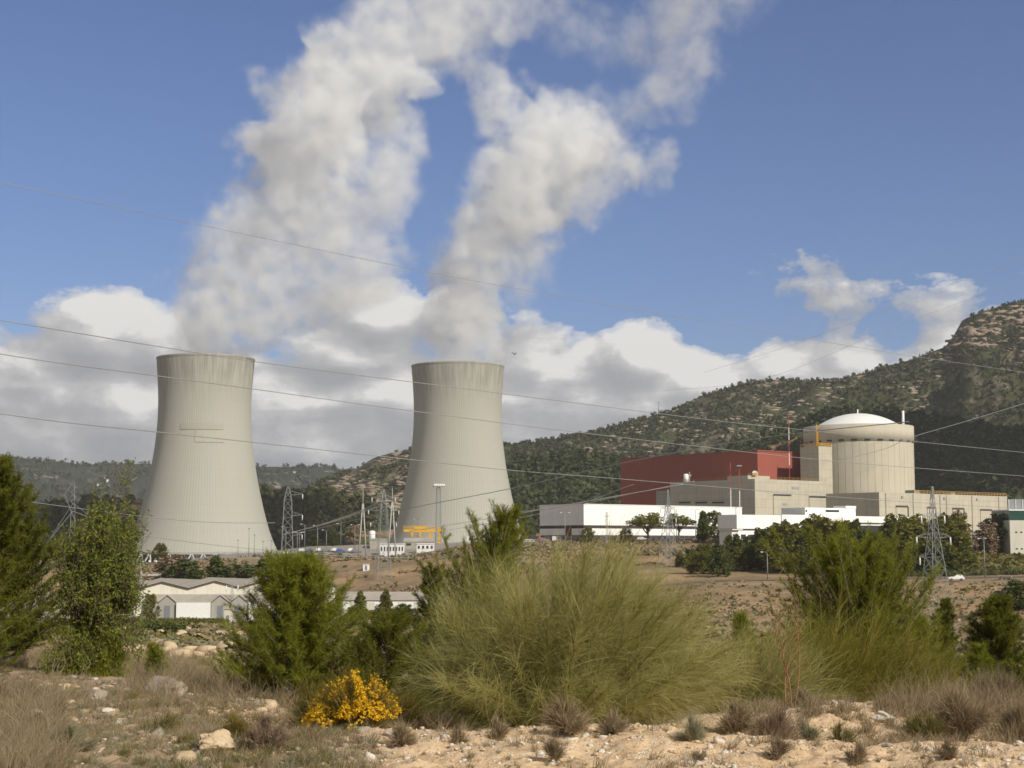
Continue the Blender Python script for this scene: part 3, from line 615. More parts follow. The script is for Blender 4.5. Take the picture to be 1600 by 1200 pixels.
# low concrete hall in front of the reactor, running off to the right
b = Bld('service_hall', 1374, 650, 769, 1.2, 'long low cream concrete hall with door bays in front of the reactor')
Ls, Ws = b.L(1576), b.Wd(1292)
box_b(b, 'wall', M_CON, 0, Ls, 0, Ws, -4, b.H)
railing(MB(), [(b.L(1432), .5, b.H), (Ls, .5, b.H)], 1.3, 2.2, .22).build('railing', M_YELD, b.t)
for p0, p1, zt_ in ((1401, 1418.5, 792), (1450, 1462, 794), (1489.5, 1506, 795.5), (1533, 1550, 797.5)):
    x0, x1 = b.L(p0), b.L(p1); d = box_b(b, 'door_bay', M_CON, x0, x1, -.3, -.003, -2, b.z(zt_, x0))
    MB().box(x0 - .1, x1 + .3, -.55, -.303, b.z(zt_, x0), b.z(zt_, x0) + .6).box(x1, x1 + .6, -.5, -.004, 0, b.z(zt_, x0) - .01).build('frame', M_BAND, d)
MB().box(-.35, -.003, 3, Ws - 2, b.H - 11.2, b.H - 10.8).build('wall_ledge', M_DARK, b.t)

for px in (1385, 1428, 1470, 1480, 1520, 1562):
    x0 = b.L(px); MB().box(x0, x0 + .28, -.3, -.004, 0, b.H - .3).build('drainpipe', M_CONG, b.t)
for px in (1410, 1476, 1527): x0 = b.L(px); MB().box(x0, x0 + .9, -.4, -.004, b.H - 2.2, b.H - 1.4).build('wall_lamp', M_STEELD, b.t)
MB().box(b.L(1440), b.L(1448), 3, 8, b.H, b.H + 1.6).box(b.L(1500), b.L(1506), 4, 8, b.H, b.H + 1.2).build('roof_vent', M_CONG, b.t)
# white office building on the left of the plant
b = Bld('white_hall', 912, 580, 788.5, 1.2, 'big white clad hall with dark window bands, longest building of the plant')
Lw, Ww = b.L(1160), b.Wd(843.5)
z1_, z2_, z3_, z4_ = b.z(846), b.z(836), b.z(825.5), b.z(820.5)
box_b(b, 'base_wall', M_BAND, .25, Lw - .2, .25, Ww - .25, -1, b.H - 1)
MB().box(0, Lw, 0, Ww, z4_, b.H).build('upper_wall', M_WHITE, b.t)
wl_ = b.Wd(893); w2_ = b.Wd(883)
MB().box(0, Lw, 0, wl_, z2_, z3_).box(0, Lw, w2_, Ww, z2_, z3_).build('lower_wall', M_WHITE, b.t)
MB().box(-.1, .24, wl_ + .3, w2_ - .3, 0, z3_).build('entrance', M_DOORR, b.t)
MB().box(-.15, Lw + .1, -.15, .2, b.H, b.H + .35).box(-.15, .2, .2, Ww, b.H, b.H + .35).build('roof_edge', M_WHT, b.t)
for i in range(9): x0 = 3 + i * 9; MB().box(x0, x0 + 5.5, -.02, .249, z1_ + .9, z2_ - .4).build('window', M_DARK, b.t)
for i in range(5): y0 = 2 + i * 6.2; MB().box(.1, .249, y0, y0 + 3.5, z1_ + .9, z2_ - .3).build('window', M_DARK, b.t)

# low white buildings below the reactor
b = Bld('white_annex', 1151, 552, 804, 1.0, 'low white flat roofed annex with a shaded grey left side')
L1, W1 = b.L(1222), b.Wd(1122)
box_b(b, 'base_wall', M_BAND, .3, L1 - .3, .3, W1 - .3, -1, b.H - .8)
MB().box(0, L1, 0, W1, b.z(826), b.H).build('upper_wall', M_WHITE, b.t)
MB().box(.02, L1, .0, .25, 0, b.z(829)).build('lower_wall', M_WHITE, b.t)
for i in range(5): MB().box(2 + i * 4.5, 4.5 + i * 4.5, -.1, -.005, .8, 2.4).build('window', M_DARK, b.t)
b2 = Bld('gatehouse', 1143, 538, 828, 0.2, 'tiny white gatehouse at the foot of the grey annex wall')
box_b(b2, 'wall', M_WHT, 0, b2.L(1154), 0, 6, -1, b2.H); MB().box(-1, b2.L(1154) + 1, -1.2, 7, b2.H, b2.H + .3).build('roof', M_WHT, b2.t); MB().box(.8, 2, -.08, -.004, .8, 2).build('window', M_DARK, b2.t)
b = Bld('white_block', 1222, 566, 804, 1.0, 'small grey-sided white block at the right end of the annex')
box_b(b, 'wall', M_WHITE, 0, 16, 0, 14, -1, b.H); MB().box(3, 12, -.1, -.004, 2, 3.5).build('window', M_DARK, b.t)
b = Bld('stepped_white_building', 1258, 590, 793, 1.0, 'long white building with two stepped tiers and thin dark window bands')
La = b.L(1338); box_b(b, 'upper_tier', M_WHITE, 0, La, 0, 12, 3, b.H)
for p0, p1 in ((1240, 1262), (1291, 1312)):
    x0, x1 = max(.3, b.L(p0)), b.L(p1); MB().box(x0, x1, -.12, -.004, b.z(800, x0), b.z(796.5, x0)).build('window_band', M_DARK, b.t)
x0, x1 = b.L(1225), b.L(1396); box_b(b, 'lower_tier', M_WHITE, x0, x1, -10, -.3, b.z(818, x1), b.z(806, La) - .4)
box_b(b, 'ground_floor', M_WHITE, x0 + 1, x1 - 1, -9, -.5, -1, b.z(819.5, x1) - .2)
MB().box(x0 + 2, x1 - 2, -9.15, -9.005, 2.2, b.z(819.5, x1) - .7).build('window_band', M_DARK, b.t)
MB().box(b.L(1322), b.L(1338), -.3, 6, b.H, b.H + 1.0).build('roof_plant', M_WHT, b.t)

# building with green glass at the right edge
b = Bld('glazed_building', 1577, 548, 780, -4.4, 'pale building with a dark green glass storey at the right edge')
Lg = 40; z_g1, z_g0 = b.z(796), b.z(813); b.t.rotation_euler = (0, 0, R(8))
box_b(b, 'wall', M_CREAM, 0, Lg, 0, 14, -1.5, z_g0); box_b(b, 'glass_storey', M_GREENG, .12, Lg, .12, 14, z_g0, z_g1 - .4)
box_b(b, 'roof_slab', M_WHT, -.2, Lg, -.2, 14, z_g1 - .4, z_g1); mb = MB()
box_b(b, 'roof_screen', M_STEEL, .3, Lg, 1.0, 1.3, z_g1, b.H)
for i in range(8): mb.bar((.3 + i * 2.6, .85, z_g1), (.3 + i * 2.6, .85, b.H), .18)
mb.build('screen_post', M_WHT, b.t)
for j in (0, 1):
    for i in range(12): MB().box(2.0 + i * 1.9, 2.75 + i * 1.9, -.1, -.004, b.z(832.5 + 26 * j), b.z(830.5 + 26 * j)).build('window', M_DARK, b.t)
b = Bld('carport', 1539, 560, 842, -4.2, 'dark open carport shelter under trees beside the pale building'); b.t.rotation_euler = (0, 0, 0)
MB().box(0, 9, 0, 8, b.H - .4, b.H).build('roof', M_STEELD, b.t); box_b(b, 'back_wall', M_BAND, 0, 9, 7.5, 8, -1, b.H - .4)
for x_ in (.2, 4.4, 8.6): MB().bar((x_, .2, -1), (x_, .2, b.H - .4), .25).build('post', M_STEELD, b.t)

# ---------------------------------------------------------------- masts on the concrete block
def stripe_mast(px, D, py0, py1, zb, label, segs=5):
    x = KX(px, 760) * D; z0 = (Z(py1, D) if zb is None else zb + EZ); H = Z(py0, D) - z0
    t = empty('red_and_white_mast', (x, D, z0), label, 'mast', 'red and white masts by the reactor')
    for i in range(segs):
        mb = MB(); a, c = H * i / segs, H * (i + 1) / segs; w = .15
        for k in range(3):
            q = k * 2.094; mb.bar((w * math.cos(q), w * math.sin(q), a), (w * math.cos(q), w * math.sin(q), c), .09)
        n = int((c - a) / 1.0)
        for j in range(n):
            for k in range(3):
                q, q2 = k * 2.094, (k + 1) * 2.094; mb.bar((w * math.cos(q), w * math.sin(q), a + j), (w * math.cos(q2), w * math.sin(q2), a + j + 1), .09)
        mb.build('mast_section', M_RPAINT if (segs - i) % 2 else M_WHT, t)
    return t
stripe_mast(1141.5, 632, 722, 805, 1.2, 'slim red and white mast before the grey block, the left one of the close pair', 3)
m_ = stripe_mast(1155.3, 630, 727, 805, 1.2, 'slim red and white mast with a top platform, right one of the pair', 3)
MB().box(-1, 1, -1, 1, Z(729, 630) - 1.2 - EZ, Z(727, 630) - 1.2 - EZ).build('platform', M_STEELD, m_)
stripe_mast(1234, 690, 648, 757, 29.5, 'tallest thin red and white mast, between the red hall and the reactor', 5)

# ---------------------------------------------------------------- lattice pylons
def pylon(name, px, D, py_top, wbase, wtop, arms, label, group, zb=None, m=None, rz=0.3, w=0.16, n=9, waist=0.72):
    x = KX(px, 850) * D; z0 = GZ(x, D) if zb is None else zb + EZ; H = Z(py_top, D) - z0; m = m or M_STEEL
    t = empty(name, (x, D, z0), label, 'pylon', group, rz)
    def wid(z):
        k = z / H; return (wbase + (wtop - wbase) * min(1, k / waist)) / 2 if k < waist else wtop / 2 * (1 - (k - waist) / (1 - waist) * .8)
    zs = [H * (1 - (1 - i / n) ** 1.25) for i in range(n + 1)]
    for sx, sy in ((-1, -1), (1, -1), (1, 1), (-1, 1)):
        mb = MB()
        for a, c in zip(zs[:-1], zs[1:]): mb.bar((sx * wid(a), sy * wid(a), a), (sx * wid(c), sy * wid(c), c), w)
        mb.build('leg', m, t)
    mb = MB()
    for a, c in zip(zs[:-1], zs[1:]):
        wa, wc = wid(a), wid(c); q = [(-1, -1), (1, -1), (1, 1), (-1, 1), (-1, -1)]
        for (ax, ay), (bx, by) in zip(q[:-1], q[1:]):
            mb.bar((ax * wa, ay * wa, a), (bx * wc, by * wc, c), w * .55); mb.bar((bx * wa, by * wa, a), (ax * wc, ay * wc, c), w * .55); mb.bar((ax * wc, ay * wc, c), (bx * wc, by * wc, c), w * .5)
    mb.build('bracing', m, t)
    for k, l, sides in arms:
        z = H * k; wz = wid(z)
        for s in sides:
            mb = MB()
            for yy in (-wz, wz): mb.bar((s * wz, yy, z), (s * l, 0, z + .3), w * .7); mb.bar((s * wz, yy, z + l * .28), (s * l, 0, z + .3), w * .6)
            for f in (.35, .65): mb.bar((s * (wz + (l - wz) * f), 0, z), (s * (wz + (l - wz) * f), 0, z + l * .28 * (1 - f)), w * .5)
            a = mb.build('cross_arm', m, t); MB().tube([(s * l, 0, z + .2), (s * l, 0, z - 1.3)], [.12, .16], 6).build('insulator', M_WHT, a)
    return t
PG = 'steel lattice pylons around the plant'
pylon('lattice_pylon', 1459, 294, 760, 5.6, 1.3, [(.80, 2.6, (-1, 1)), (.66, 3.8, (-1, 1)), (.53, 3.2, (-1,))], 'tall lattice pylon in front of the concrete hall, the one nearest the white car', PG, rz=.35, w=.085, n=13)
pylon('lattice_pylon', 1044, 500, 765, 5.2, 1.3, [(.62, 3.2, (-1, 1)), (.75, 2.8, (-1, 1))], 'lattice pylon standing between the two umbrella pines by the white hall', PG, rz=.5, w=.13)
pylon('lattice_pylon', 806, 520, 803, 3.2, 1.0, [(.7, 2.6, (-1, 1))], 'short lattice pylon at the right foot of the right cooling tower', PG, rz=.4, w=.11, n=7)
pylon('lattice_pylon', 449, 470, 760, 4.8, 2.2, [(.93, 4.4, (1,)), (.76, 4.4, (1,)), (.60, 4.4, (1,))], 'lattice pylon with curved side arms just right of the left cooling tower', PG, rz=.1, w=.12, n=12, waist=.9)
pylon('lattice_pylon', 599, 540, 765, 5.0, 1.8, [(.90, 4.2, (-1, 1)), (.76, 5.4, (-1, 1)), (.62, 4.6, (-1, 1))], 'lattice pylon between the two A shaped masts', PG, rz=.3, w=.12, n=11, waist=.85)
pylon('lattice_pylon', 364, 404, 912, 1.2, .7, [(.93, 1.5, (-1, 1))], 'small slim lattice pole in front of the gabled warehouses', PG, rz=.2, w=.09, n=9)
# delta shaped pylon head seen above the almond tree
D = 420; x = KX(114, 800) * D; z0 = GZ(x, D); H = Z(752, D) - z0
t = empty('delta_pylon', (x, D, z0), 'bent arm lattice pylon rising behind the leafy almond tree', 'pylon', None, .15)
for sx in (-1, 1):
    mb = MB(); mb.bar((sx * 1.3, 0, 0), (sx * .5, 0, H * .78), .12); mb.bar((sx * .5, 0, H * .78), (sx * 1.3 - 1.0, 0, H * .9), .12); mb.bar((sx * 1.3 - 1.0, 0, H * .9), (.2 * sx, 0, H), .1); mb.build('leg', M_STEEL, t)
    mb = MB()
    for yy in (-.4, .4): mb.bar((0, yy, H * .78), (sx * (5.5 if sx > 0 else 6.5), 0, H * (.72 if sx > 0 else .55)), .11)
    mb.bar((0, 0, H * .84), (sx * (5.0 if sx > 0 else 6.0), 0, H * (.73 if sx > 0 else .57)), .09); mb.build('cross_arm', M_STEEL, t)
mb = MB()
for i in range(12): a, c = H * .78 * i / 12, H * .78 * (i + 1) / 12; s = 1 if i % 2 else -1; mb.bar((s * (1.3 - .8 * i / 12), 0, a), (-s * (1.3 - .8 * (i + 1) / 12), 0, c), .12)
for i in range(6): s = 1 if i % 2 else -1; mb.bar((s * .6, 0, H * (.78 + i * .035)), (-s * .6, 0, H * (.78 + (i + 1) * .035)), .1)
mb.build('bracing', M_STEEL, t)

# A-shaped masts of the switchyard
def a_mast(px, D, top, spread, label):
    x = KX(px, 850) * D; z0 = GZ(x, D); H = Z(top, D) - z0; t = empty('a_frame_mast', (x, D, z0), label, 'mast', 'pale A shaped switchyard masts')
    for s in (-1, 1): MB().tube([(s * spread, 0, 0), (s * .15, 0, H * .8)], [.28, .2], 8).build('leg', M_CONP, t)
    MB().tube([(0, 0, H * .78), (0, 0, H)], [.18, .08], 8).build('tip', M_CONP, t)
    MB().bar((-spread * .5, 0, H * .4), (spread * .5, 0, H * .4), .2).build('tie_bar', M_CONP, t)
a_mast(566.5, 588, 765, 1.5, 'pale A shaped mast left of the tank, near the middle embankment edge'); a_mast(612.5, 590, 762, 1.5, 'pale A shaped mast right of the white tank, against the cooling tower')

# floodlight tower
D = 640; x = KX(685, 800) * D; z0 = GZ(x, D)
t = pylon('floodlight_tower', 685, D, 760, 2.2, 1.5, [], 'tall lattice floodlight tower in front of the right cooling tower', None, rz=.3, w=.13, n=14, waist=.98); t['category'] = 'floodlight tower'
H = Z(760, D) - z0; MB().box(-2.3, 2.3, -1.2, 1.2, H - .2, H + .1).build('platform', M_STEELD, t)
for i in range(6): xx = -2 + i * .8; MB().box(xx - .3, xx + .3, -1.5, -1.1, H + .3, H + 1.0).build('floodlight', M_WHT, t)
def lamp(px, D, top, label, arms=2, base=None, kind='street_lamp', m=None, group='street lamps and yard lights'):
    x = KX(px, 850) * D; z0 = GZ(x, D); H = Z(top, D) - z0; t = empty(kind, (x, D, z0), label, 'lamp post', group)
    MB().tube([(0, 0, 0), (0, 0, H)], [.16, .09], 8).build('pole', m or M_STEEL, t)
    for s in ((-1, 1) if arms == 2 else (-1,)):
        a = MB().tube([(0, 0, H - .1), (s * .6, 0, H + .28), (s * 1.3, 0, H + .3)], .07, 6).build('arm', m or M_STEEL, t)
        MB().ball((s * 1.55, 0, H + .25), .42, 1, (1, .55, .35)).build('lamp_head', M_WHT, a)
for px, D, top, lab, ar in (
    (446.5, 620, 824, 'lamp post beside the lattice pylon at the foot of the left tower', 1), (464.5, 622, 833, 'shorter twin lamp post, left one of a pair', 2), (467.8, 650, 832.5, 'shorter twin lamp post standing close behind its neighbour', 2),
    (476, 640, 820, 'plain lamp post in the car park, third from the left', 1), (496, 610, 822, 'thick pale lamp post in the middle of the car park', 1), (510, 630, 829, 'low lamp post right of the thick pale one', 1),
    (532.5, 640, 819, 'twin lamp post left of the A shaped mast', 1), (554.5, 620, 821, 'lamp post with several heads beside the left A shaped mast', 2), (653, 650, 812, 'lamp post with gull wing heads above the yellow crane', 2),
    (767, 660, 794, 'tall yard light with a cluster of heads before the right tower', 2), (883, 575, 802, 'lamp post with twin heads before the red door of the white hall', 2), (973, 600, 798, 'thin lamp post before the white hall, left of the umbrella pines', 2),
    (1057.5, 570, 797, 'thin pole lamp between the umbrella pine and the cypress', 1), (1087, 590, 797, 'thin lamp post by the cypress', 2),
    (1198.5, 432, 864, 'street lamp with a single arm by the road, below the pines', 1), (1369.5, 434, 852, 'single arm street lamp by the road, left of the nearest pylon', 1), (1537.5, 436, 843, 'single arm street lamp on the road before the carport', 1)):
    lamp(px, D, top, lab, ar)
for px, top, lab in ((389, 826, 'tallest of the thin yard poles before the left tower base'), (397.5, 836, 'thin yard pole just right of the tallest one'), (372, 844, 'short thin yard pole left of the tallest one'), (411, 846, 'short yard pole near the right foot of the left tower'), (424, 845, 'yard pole at the right foot of the left tower')):
    D = 606; x = KX(px, 850) * D; z0 = GZ(x, D); t = empty('yard_pole', (x, D, z0), lab, 'pole', 'thin yard poles by the left tower'); H = Z(top, D) - z0
    MB().tube([(0, 0, 0), (0, 0, H)], [.16, .1], 6).build('pole', M_STEELD, t); MB().box(-.35, .35, -.2, .2, H - .15, H + .2).build('lamp_head', M_STEELD, t)
t = empty('cable_pole', (KX(948, 840) * 560, 560, GZ(KX(948, 840) * 560, 560)), 'steel pole with cross bars in front of the white hall', 'pole')
H = Z(800, 560) - t.location.z; MB().bar((-.35, 0, 0), (-.2, 0, H), .16).bar((.35, 0, 0), (.2, 0, H), .16).build('pole', M_STEELD, t)
mb = MB(); [mb.bar((-.35, 0, .6 * i), (.35, 0, .6 * i + .6), .1) for i in range(int(H / .6))]; mb.bar((-.7, 0, H * .88), (.9, 0, H * .88), .2); mb.build('cross_bar', M_STEELD, t)

# ---------------------------------------------------------------- yellow gantry crane, tank, huts
D = 640; x0, x1 = KX(631, 830) * D, KX(691, 830) * D; t = empty('gantry_crane', ((x0 + x1) / 2, D, GZ((x0 + x1) / 2, D)), 'yellow gantry crane in front of the right cooling tower', 'crane')
hx = (x1 - x0) / 2; zg = t.location.z; zt0, zt1 = Z(831, D) - zg, Z(827, D) - zg
MB().box(-hx, hx, -1.0, -.4, zt0, zt1).box(-hx, hx, .4, 1.0, zt0, zt1).build('girder', M_YEL, t)
for sx in (hx - 5, hx - 1.2, -hx + 3.5, -hx + 7): 
    MB().box(sx - .4, sx + .4, -.9, .9, (0 if sx > 0 else zt0 - 2.0), zt0).build('leg', M_YEL, t)
MB().box(-3.5, 1.5, -1.2, 1.2, zt1, zt1 + 1.1).build('trolley', M_YEL, t); railing(MB(), [(-hx, -1.1, zt1), (hx, -1.1, zt1)], 1.3, 1.0, .14).build('railing', M_YEL, t)
D = 640; t = empty('storage_tank', (KX(581.5, 835) * D, D, GZ(KX(581.5, 835) * D, D)), 'upright white cylindrical tank between the switchyard masts', 'tank')
H = Z(829, D) - t.location.z; MB().lathe([(0, 0), (1.3, 0), (1.3, H - .5), (.9, H - .05), (0, H)], 20).build('tank_shell', M_WHT, t); MB().lathe([(1.33, H * .7), (1.33, H * .72)], 20).build('hoop', M_STEEL, t)
def hut(name, px0, px1, D, top, label, m, group=None, nwin=6, depth=4, rise=.5):
    x0, x1 = KX(px0, 850) * D, KX(px1, 850) * D; z0 = GZ((x0 + x1) / 2, D); H = Z(top, D) - z0; t = empty(name, (x0, D, z0 - .1), label, 'building', group); L_ = x1 - x0
    MB().box(0, L_, 0, depth, -1, H - rise).build('wall', m, t)
    MB().add([(-.2, -.25, H - rise), (L_ + .2, -.25, H - rise), (L_ + .2, depth + .2, H - rise), (-.2, depth + .2, H - rise), (-.2, depth / 2, H), (L_ + .2, depth / 2, H)], [(0, 1, 5, 4), (2, 3, 4, 5), (0, 4, 3), (1, 2, 5), (3, 2, 1, 0)]).build('roof', M_ROOF if m != M_WHT else M_WHT, t)
    for i in range(nwin): a = L_ * (i + .25) / nwin; MB().box(a, a + L_ * .5 / nwin, -.06, -.003, (H - rise) * .45, (H - rise) * .8).build('window', M_DARK, t)
hut('site_hut', 578, 604, 625, 841, 'grey low shed beneath the white tank', M_GREYR, nwin=0, depth=8); hut('site_hut', 594, 631, 604, 849, 'long white site hut on the embankment edge, left of the crane', M_WHT, nwin=8, rise=.3)
hut('site_hut', 631, 676, 622, 840, 'grey pitched roof shed under the yellow crane', M_GREYR, nwin=3, depth=9, rise=1.6); hut('site_hut', 651, 678, 605, 848.5, 'short white hut in front of the grey shed', M_WHT, nwin=4, rise=.3)
hut('site_hut', 730, 800, 640, 838, 'long pale hut behind the wispy pine top', M_WHT, nwin=8, depth=8, rise=.4)
hut('site_hut', 812, 845, 600, 842, 'long white hut left of the white hall', M_WHT, nwin=6, rise=.3)
# ---------------------------------------------------------------- warehouses in the valley
o = (KX(208, 940) * 430, 430.0)
t = empty('gabled_warehouse', (o[0], o[1], EZ - 19.8), 'cream warehouse with a row of three low gables behind the pine', 'warehouse', None, RZ)
zE = Z(921.5, 430) - EZ + 19.8; zP = zE + 1.95; sp_ = 16.4; dep = 34
for i in range(4):
    x0 = i * sp_; x1 = x0 + sp_ - .004; xm = (x0 + x1) / 2
    MB().add([(x0, 0, -1), (x1, 0, -1), (x1, 0, zE), (xm, 0, zP), (x0, 0, zE), (x0, dep, -1), (x1, dep, -1), (x1, dep, zE), (xm, dep, zP), (x0, dep, zE)],
             [(0, 1, 2, 3, 4), (9, 8, 7, 6, 5), (0, 4, 9, 5), (1, 6, 7, 2)]).build('wall', M_CREAM, t)
    r_ = MB()
    for (xa, za, xb, zb_) in ((x0 - .0, zE + .08, xm, zP + .08), (xm, zP + .08, x1, zE + .08)):
        r_.add([(xa, -.6, za), (xb, -.6, zb_), (xb, dep + .5, zb_), (xa, dep + .5, za), (xa, -.6, za + .3), (xb, -.6, zb_ + .3), (xb, dep + .5, zb_ + .3), (xa, dep + .5, za + .3)], [(3, 2, 1, 0), (4, 5, 6, 7), (0, 1, 5, 4), (2, 3, 7, 6), (1, 2, 6, 5), (3, 0, 4, 7)])
    rf = r_.build('roof', M_ROOF, t)
    MB().bar((x0, -.66, zE + .1), (xm, -.66, zP + .1), .2, .28).bar((xm, -.66, zP + .1), (x1, -.66, zE + .1), .2, .28).build('verge', M_BAND, rf)
MB().box(-.1, -.004, 4, 9, -.5, 4.5).build('sliding_door', M_BLUE, t)
# low building with small gabled porches in front
D = 404; x0 = KX(222.5, 950) * D; x1 = KX(470, 950) * D; L_ = x1 - x0
t = empty('porch_building', (x0, D, EZ - 19.8), 'low grey roofed building with gabled porches and bright white panels', 'building')
zz = lambda py: Z(py, D) - EZ + 19.8
h0 = zz(941.5); h1 = zz(929.5)
MB().box(0, L_, 0, 9, -1, h0).build('wall', M_GREYR, t)  # grey stands for the shade on this wall and its porches
MB().add([(-.3, -.5, h0), (L_ + .3, -.5, h0), (L_ + .3, 9.5, h0), (-.3, 9.5, h0), (-.3, 4.5, h1), (L_ + .3, 4.5, h1)], [(0, 1, 5, 4), (2, 3, 4, 5), (0, 4, 3), (1, 2, 5), (3, 2, 1, 0)]).build('roof', M_ROOF, t)
kx = lambda p: KX(p, 950) * D - x0
for a, c in ((222.5, 250), (250, 277), (332, 360), (362, 389)):
    xa, xb = kx(a), kx(c) - .05; xm = (xa + xb) / 2; f = -1.6
    p = MB().add([(xa, f, -1), (xb, f, -1), (xb, f, h0), (xm, f, h1 - .15), (xa, f, h0), (xa, 4, -1), (xb, 4, -1), (xb, 4, h0), (xm, 4, h1 - .15), (xa, 4, h0)], [(0, 1, 2, 3, 4), (0, 4, 9, 5), (1, 6, 7, 2)]).build('porch', M_GREYR, t)  # shaded porch walls, their shade put into the grey colour
    MB().add([(xa - .2, f - .3, h0 + .05), (xm, f - .3, h1), (xm, 4, h1), (xa - .2, 4, h0 + .05), (xb + .2, f - .3, h0 + .05), (xb + .2, 4, h0 + .05)], [(0, 1, 2, 3), (1, 4, 5, 2)]).build('roof', M_ROOF, p)
    if a > 223: MB().box(xm - .75, xm + .75, f - .08, f - .004, 0, zz(946)).build('door', M_BLUE, p)
for a, c in ((278.5, 331), (391, 470)): MB().box(kx(a), kx(c) - .02, -2.4, -.01, -.3, zz(941.3)).build('white_panel', M_WHT, t)
# long white warehouse to the right of the pine
D = 430; x0 = KX(536, 940) * D; x1 = KX(664, 940) * D; L_ = x1 - x0; zb = GZ((x0 + x1) / 2, D)
t = empty('long_warehouse', (x0, D, zb), 'long low white warehouse with a grey roof, right of the rounded pine', 'warehouse')
zz = lambda py: Z(py, D) - zb
MB().box(0, L_, 0, 12, -2, zz(937.5)).build('wall', M_WHT, t)
MB().add([(-.3, -.5, zz(937.5)), (L_ + .3, -.5, zz(937.5)), (L_ + .3, 12.5, zz(937.5)), (-.3, 12.5, zz(937.5)), (-.3, 6, zz(925.5)), (L_ + .3, 6, zz(925.5))], [(0, 1, 5, 4), (2, 3, 4, 5), (0, 4, 3), (1, 2, 5), (3, 2, 1, 0)]).build('roof', M_ROOF, t)
for i in range(5): MB().box(2 + i * 4.4, 4.4 + i * 4.4, -.06, -.004, .6, zz(941)).build('shutter', M_CREAM, t)
# buildings half hidden by the almond tree
for a, c, top, bot, D, lab, mm in ((52, 100, 929, 958, 400, 'weathered pale building seen through the branches at the far left', M_TANW), (118, 184, 933, 962, 418, 'white building behind the almond tree, left of the gabled warehouse', M_CREAM)):
    x0, x1 = KX(a, 950) * D, KX(c, 950) * D; zb = GZ(x0, D); t = empty('outbuilding', (x0, D, zb), lab, 'building', None, .1)
    Hh = Z(top, D) - zb; MB().box(0, x1 - x0, 0, 10, -1, Hh).build('wall', mm, t); MB().box(-.3, x1 - x0 + .3, -.3, 10.3, Hh, Hh + .3).build('roof', M_ROOF, t)
    for i in range(3): MB().box(1.2 + i * 2.6, 2.4 + i * 2.6, -.07, -.004, Hh * .45, Hh * .75).build('window', M_DARK, t)
# kiosk
D = 392; x = KX(357, 950) * D; t = empty('stone_kiosk', (x, D, GZ(x, D)), 'small upright pale transformer kiosk before the porches', 'kiosk')
H = Z(952, D) - t.location.z; MB().box(-.9, .9, -.9, .9, -.5, max(H, 3)).build('body', M_CREAM, t); MB().box(-1.1, 1.1, -1.1, 1.1, max(H, 3), max(H, 3) + .25).build('roof', M_ROOF, t); MB().box(-.4, .4, -.96, -.905, 0, 1.9).build('door', M_BLUE, t)
D = 560; x = KX(572, 918) * D; t = empty('stone_kiosk', (x, D, GZ(x, D)), 'tiny white kiosk on the bare embankment slope', 'kiosk'); MB().box(-1.1, 1.1, -.9, .9, -1, 2.2).build('body', M_WHT, t); MB().box(-1.3, 1.3, -1.1, 1.1, 2.2, 2.4).build('roof', M_ROOF, t); MB().box(-.4, .4, -.96, -.905, 0, 1.7).build('door', M_BLUE, t)
# switchgear frame behind the almond tree
D = 520; xa, xb = KX(138, 880) * D, KX(252, 880) * D; zb = GZ((xa + xb) / 2, D); t = empty('switchyard_frame', ((xa + xb) / 2, D, zb), 'steel switchyard frame with white insulators behind the almond tree', 'switchyard')
hx = (xb - xa) / 2
for k, (pl, pt) in enumerate(((142, 856), (184, 830), (205, 862), (221, 872), (262, 878))):
    xx = KX(pl, 880) * D - (xa + xb) / 2; MB().bar((xx - .5, 0, -3), (xx, 0, Z(pt, D) - zb), .3).bar((xx + .5, 0, -3), (xx, 0, Z(pt, D) - zb), .3).build('post', M_CONP, t)
for py, a, c in ((857, -hx, 10 - hx), (865, -hx, 8 - hx), (900, -hx, hx)): MB().box(a, c, -.3, .3, Z(py, D) - zb, Z(py, D) - zb + .7).build('beam', M_CONP, t)
for i in range(7): xx = 6 - hx + hx * 1.3 * (i / 7) + 3; MB().tube([(xx, 0, Z(879, D) - zb), (xx + .25, 0, Z(876, D) - zb)], [.3, .42], 6).build('insulator', M_WHT, t)
for i in range(5): MB().bar((3 - hx + i * 1.8, -.6, Z(900, D) - zb), (7.5 - hx + i * 1.8, -.6, Z(880, D) - zb), .14).build('conductor', M_STEEL, t)

# ---------------------------------------------------------------- tiny houses on the far hill
for px, py, w in ((167, 754, 6), (150, 756.5, 4), (228, 748, 5), (459, 739.5, 6)):
    D = 2480; x = KX(px, 750) * D; Pn = on_hill('far_hill', np.array([px * 1.0] * 40), np.linspace(0, 1, 40)); pys = HY - (Pn[:, 2] - EZ) / Pn[:, 1] * F; j = int(np.argmin(abs(pys - py))); q = Pn[j]
    t = empty('farmhouse', (q[0], q[1], q[2] - 1), {167: 'brightest white farmhouse on the far wooded hill left of the tower', 150: 'low pale farmhouse left of the brightest one on the far hill', 228: 'pale farmhouse at the left edge of the left tower, on the far hill', 459: 'pale farmhouse on the far hill between the two towers'}[px], 'house', 'farmhouses on the far hill')
    ww = w * q[1] / F; MB().box(-ww / 2, ww / 2, -3, 3, 0, 5.5).build('wall', M_WHT, t)
    MB().add([(-ww / 2 - .4, -3.4, 5.5), (ww / 2 + .4, -3.4, 5.5), (ww / 2 + .4, 3.4, 5.5), (-ww / 2 - .4, 3.4, 5.5), (-ww / 2 - .4, 0, 7.4), (ww / 2 + .4, 0, 7.4)], [(0, 1, 5, 4), (2, 3, 4, 5), (0, 4, 3), (1, 2, 5)]).build('roof', M_ROOF, t)
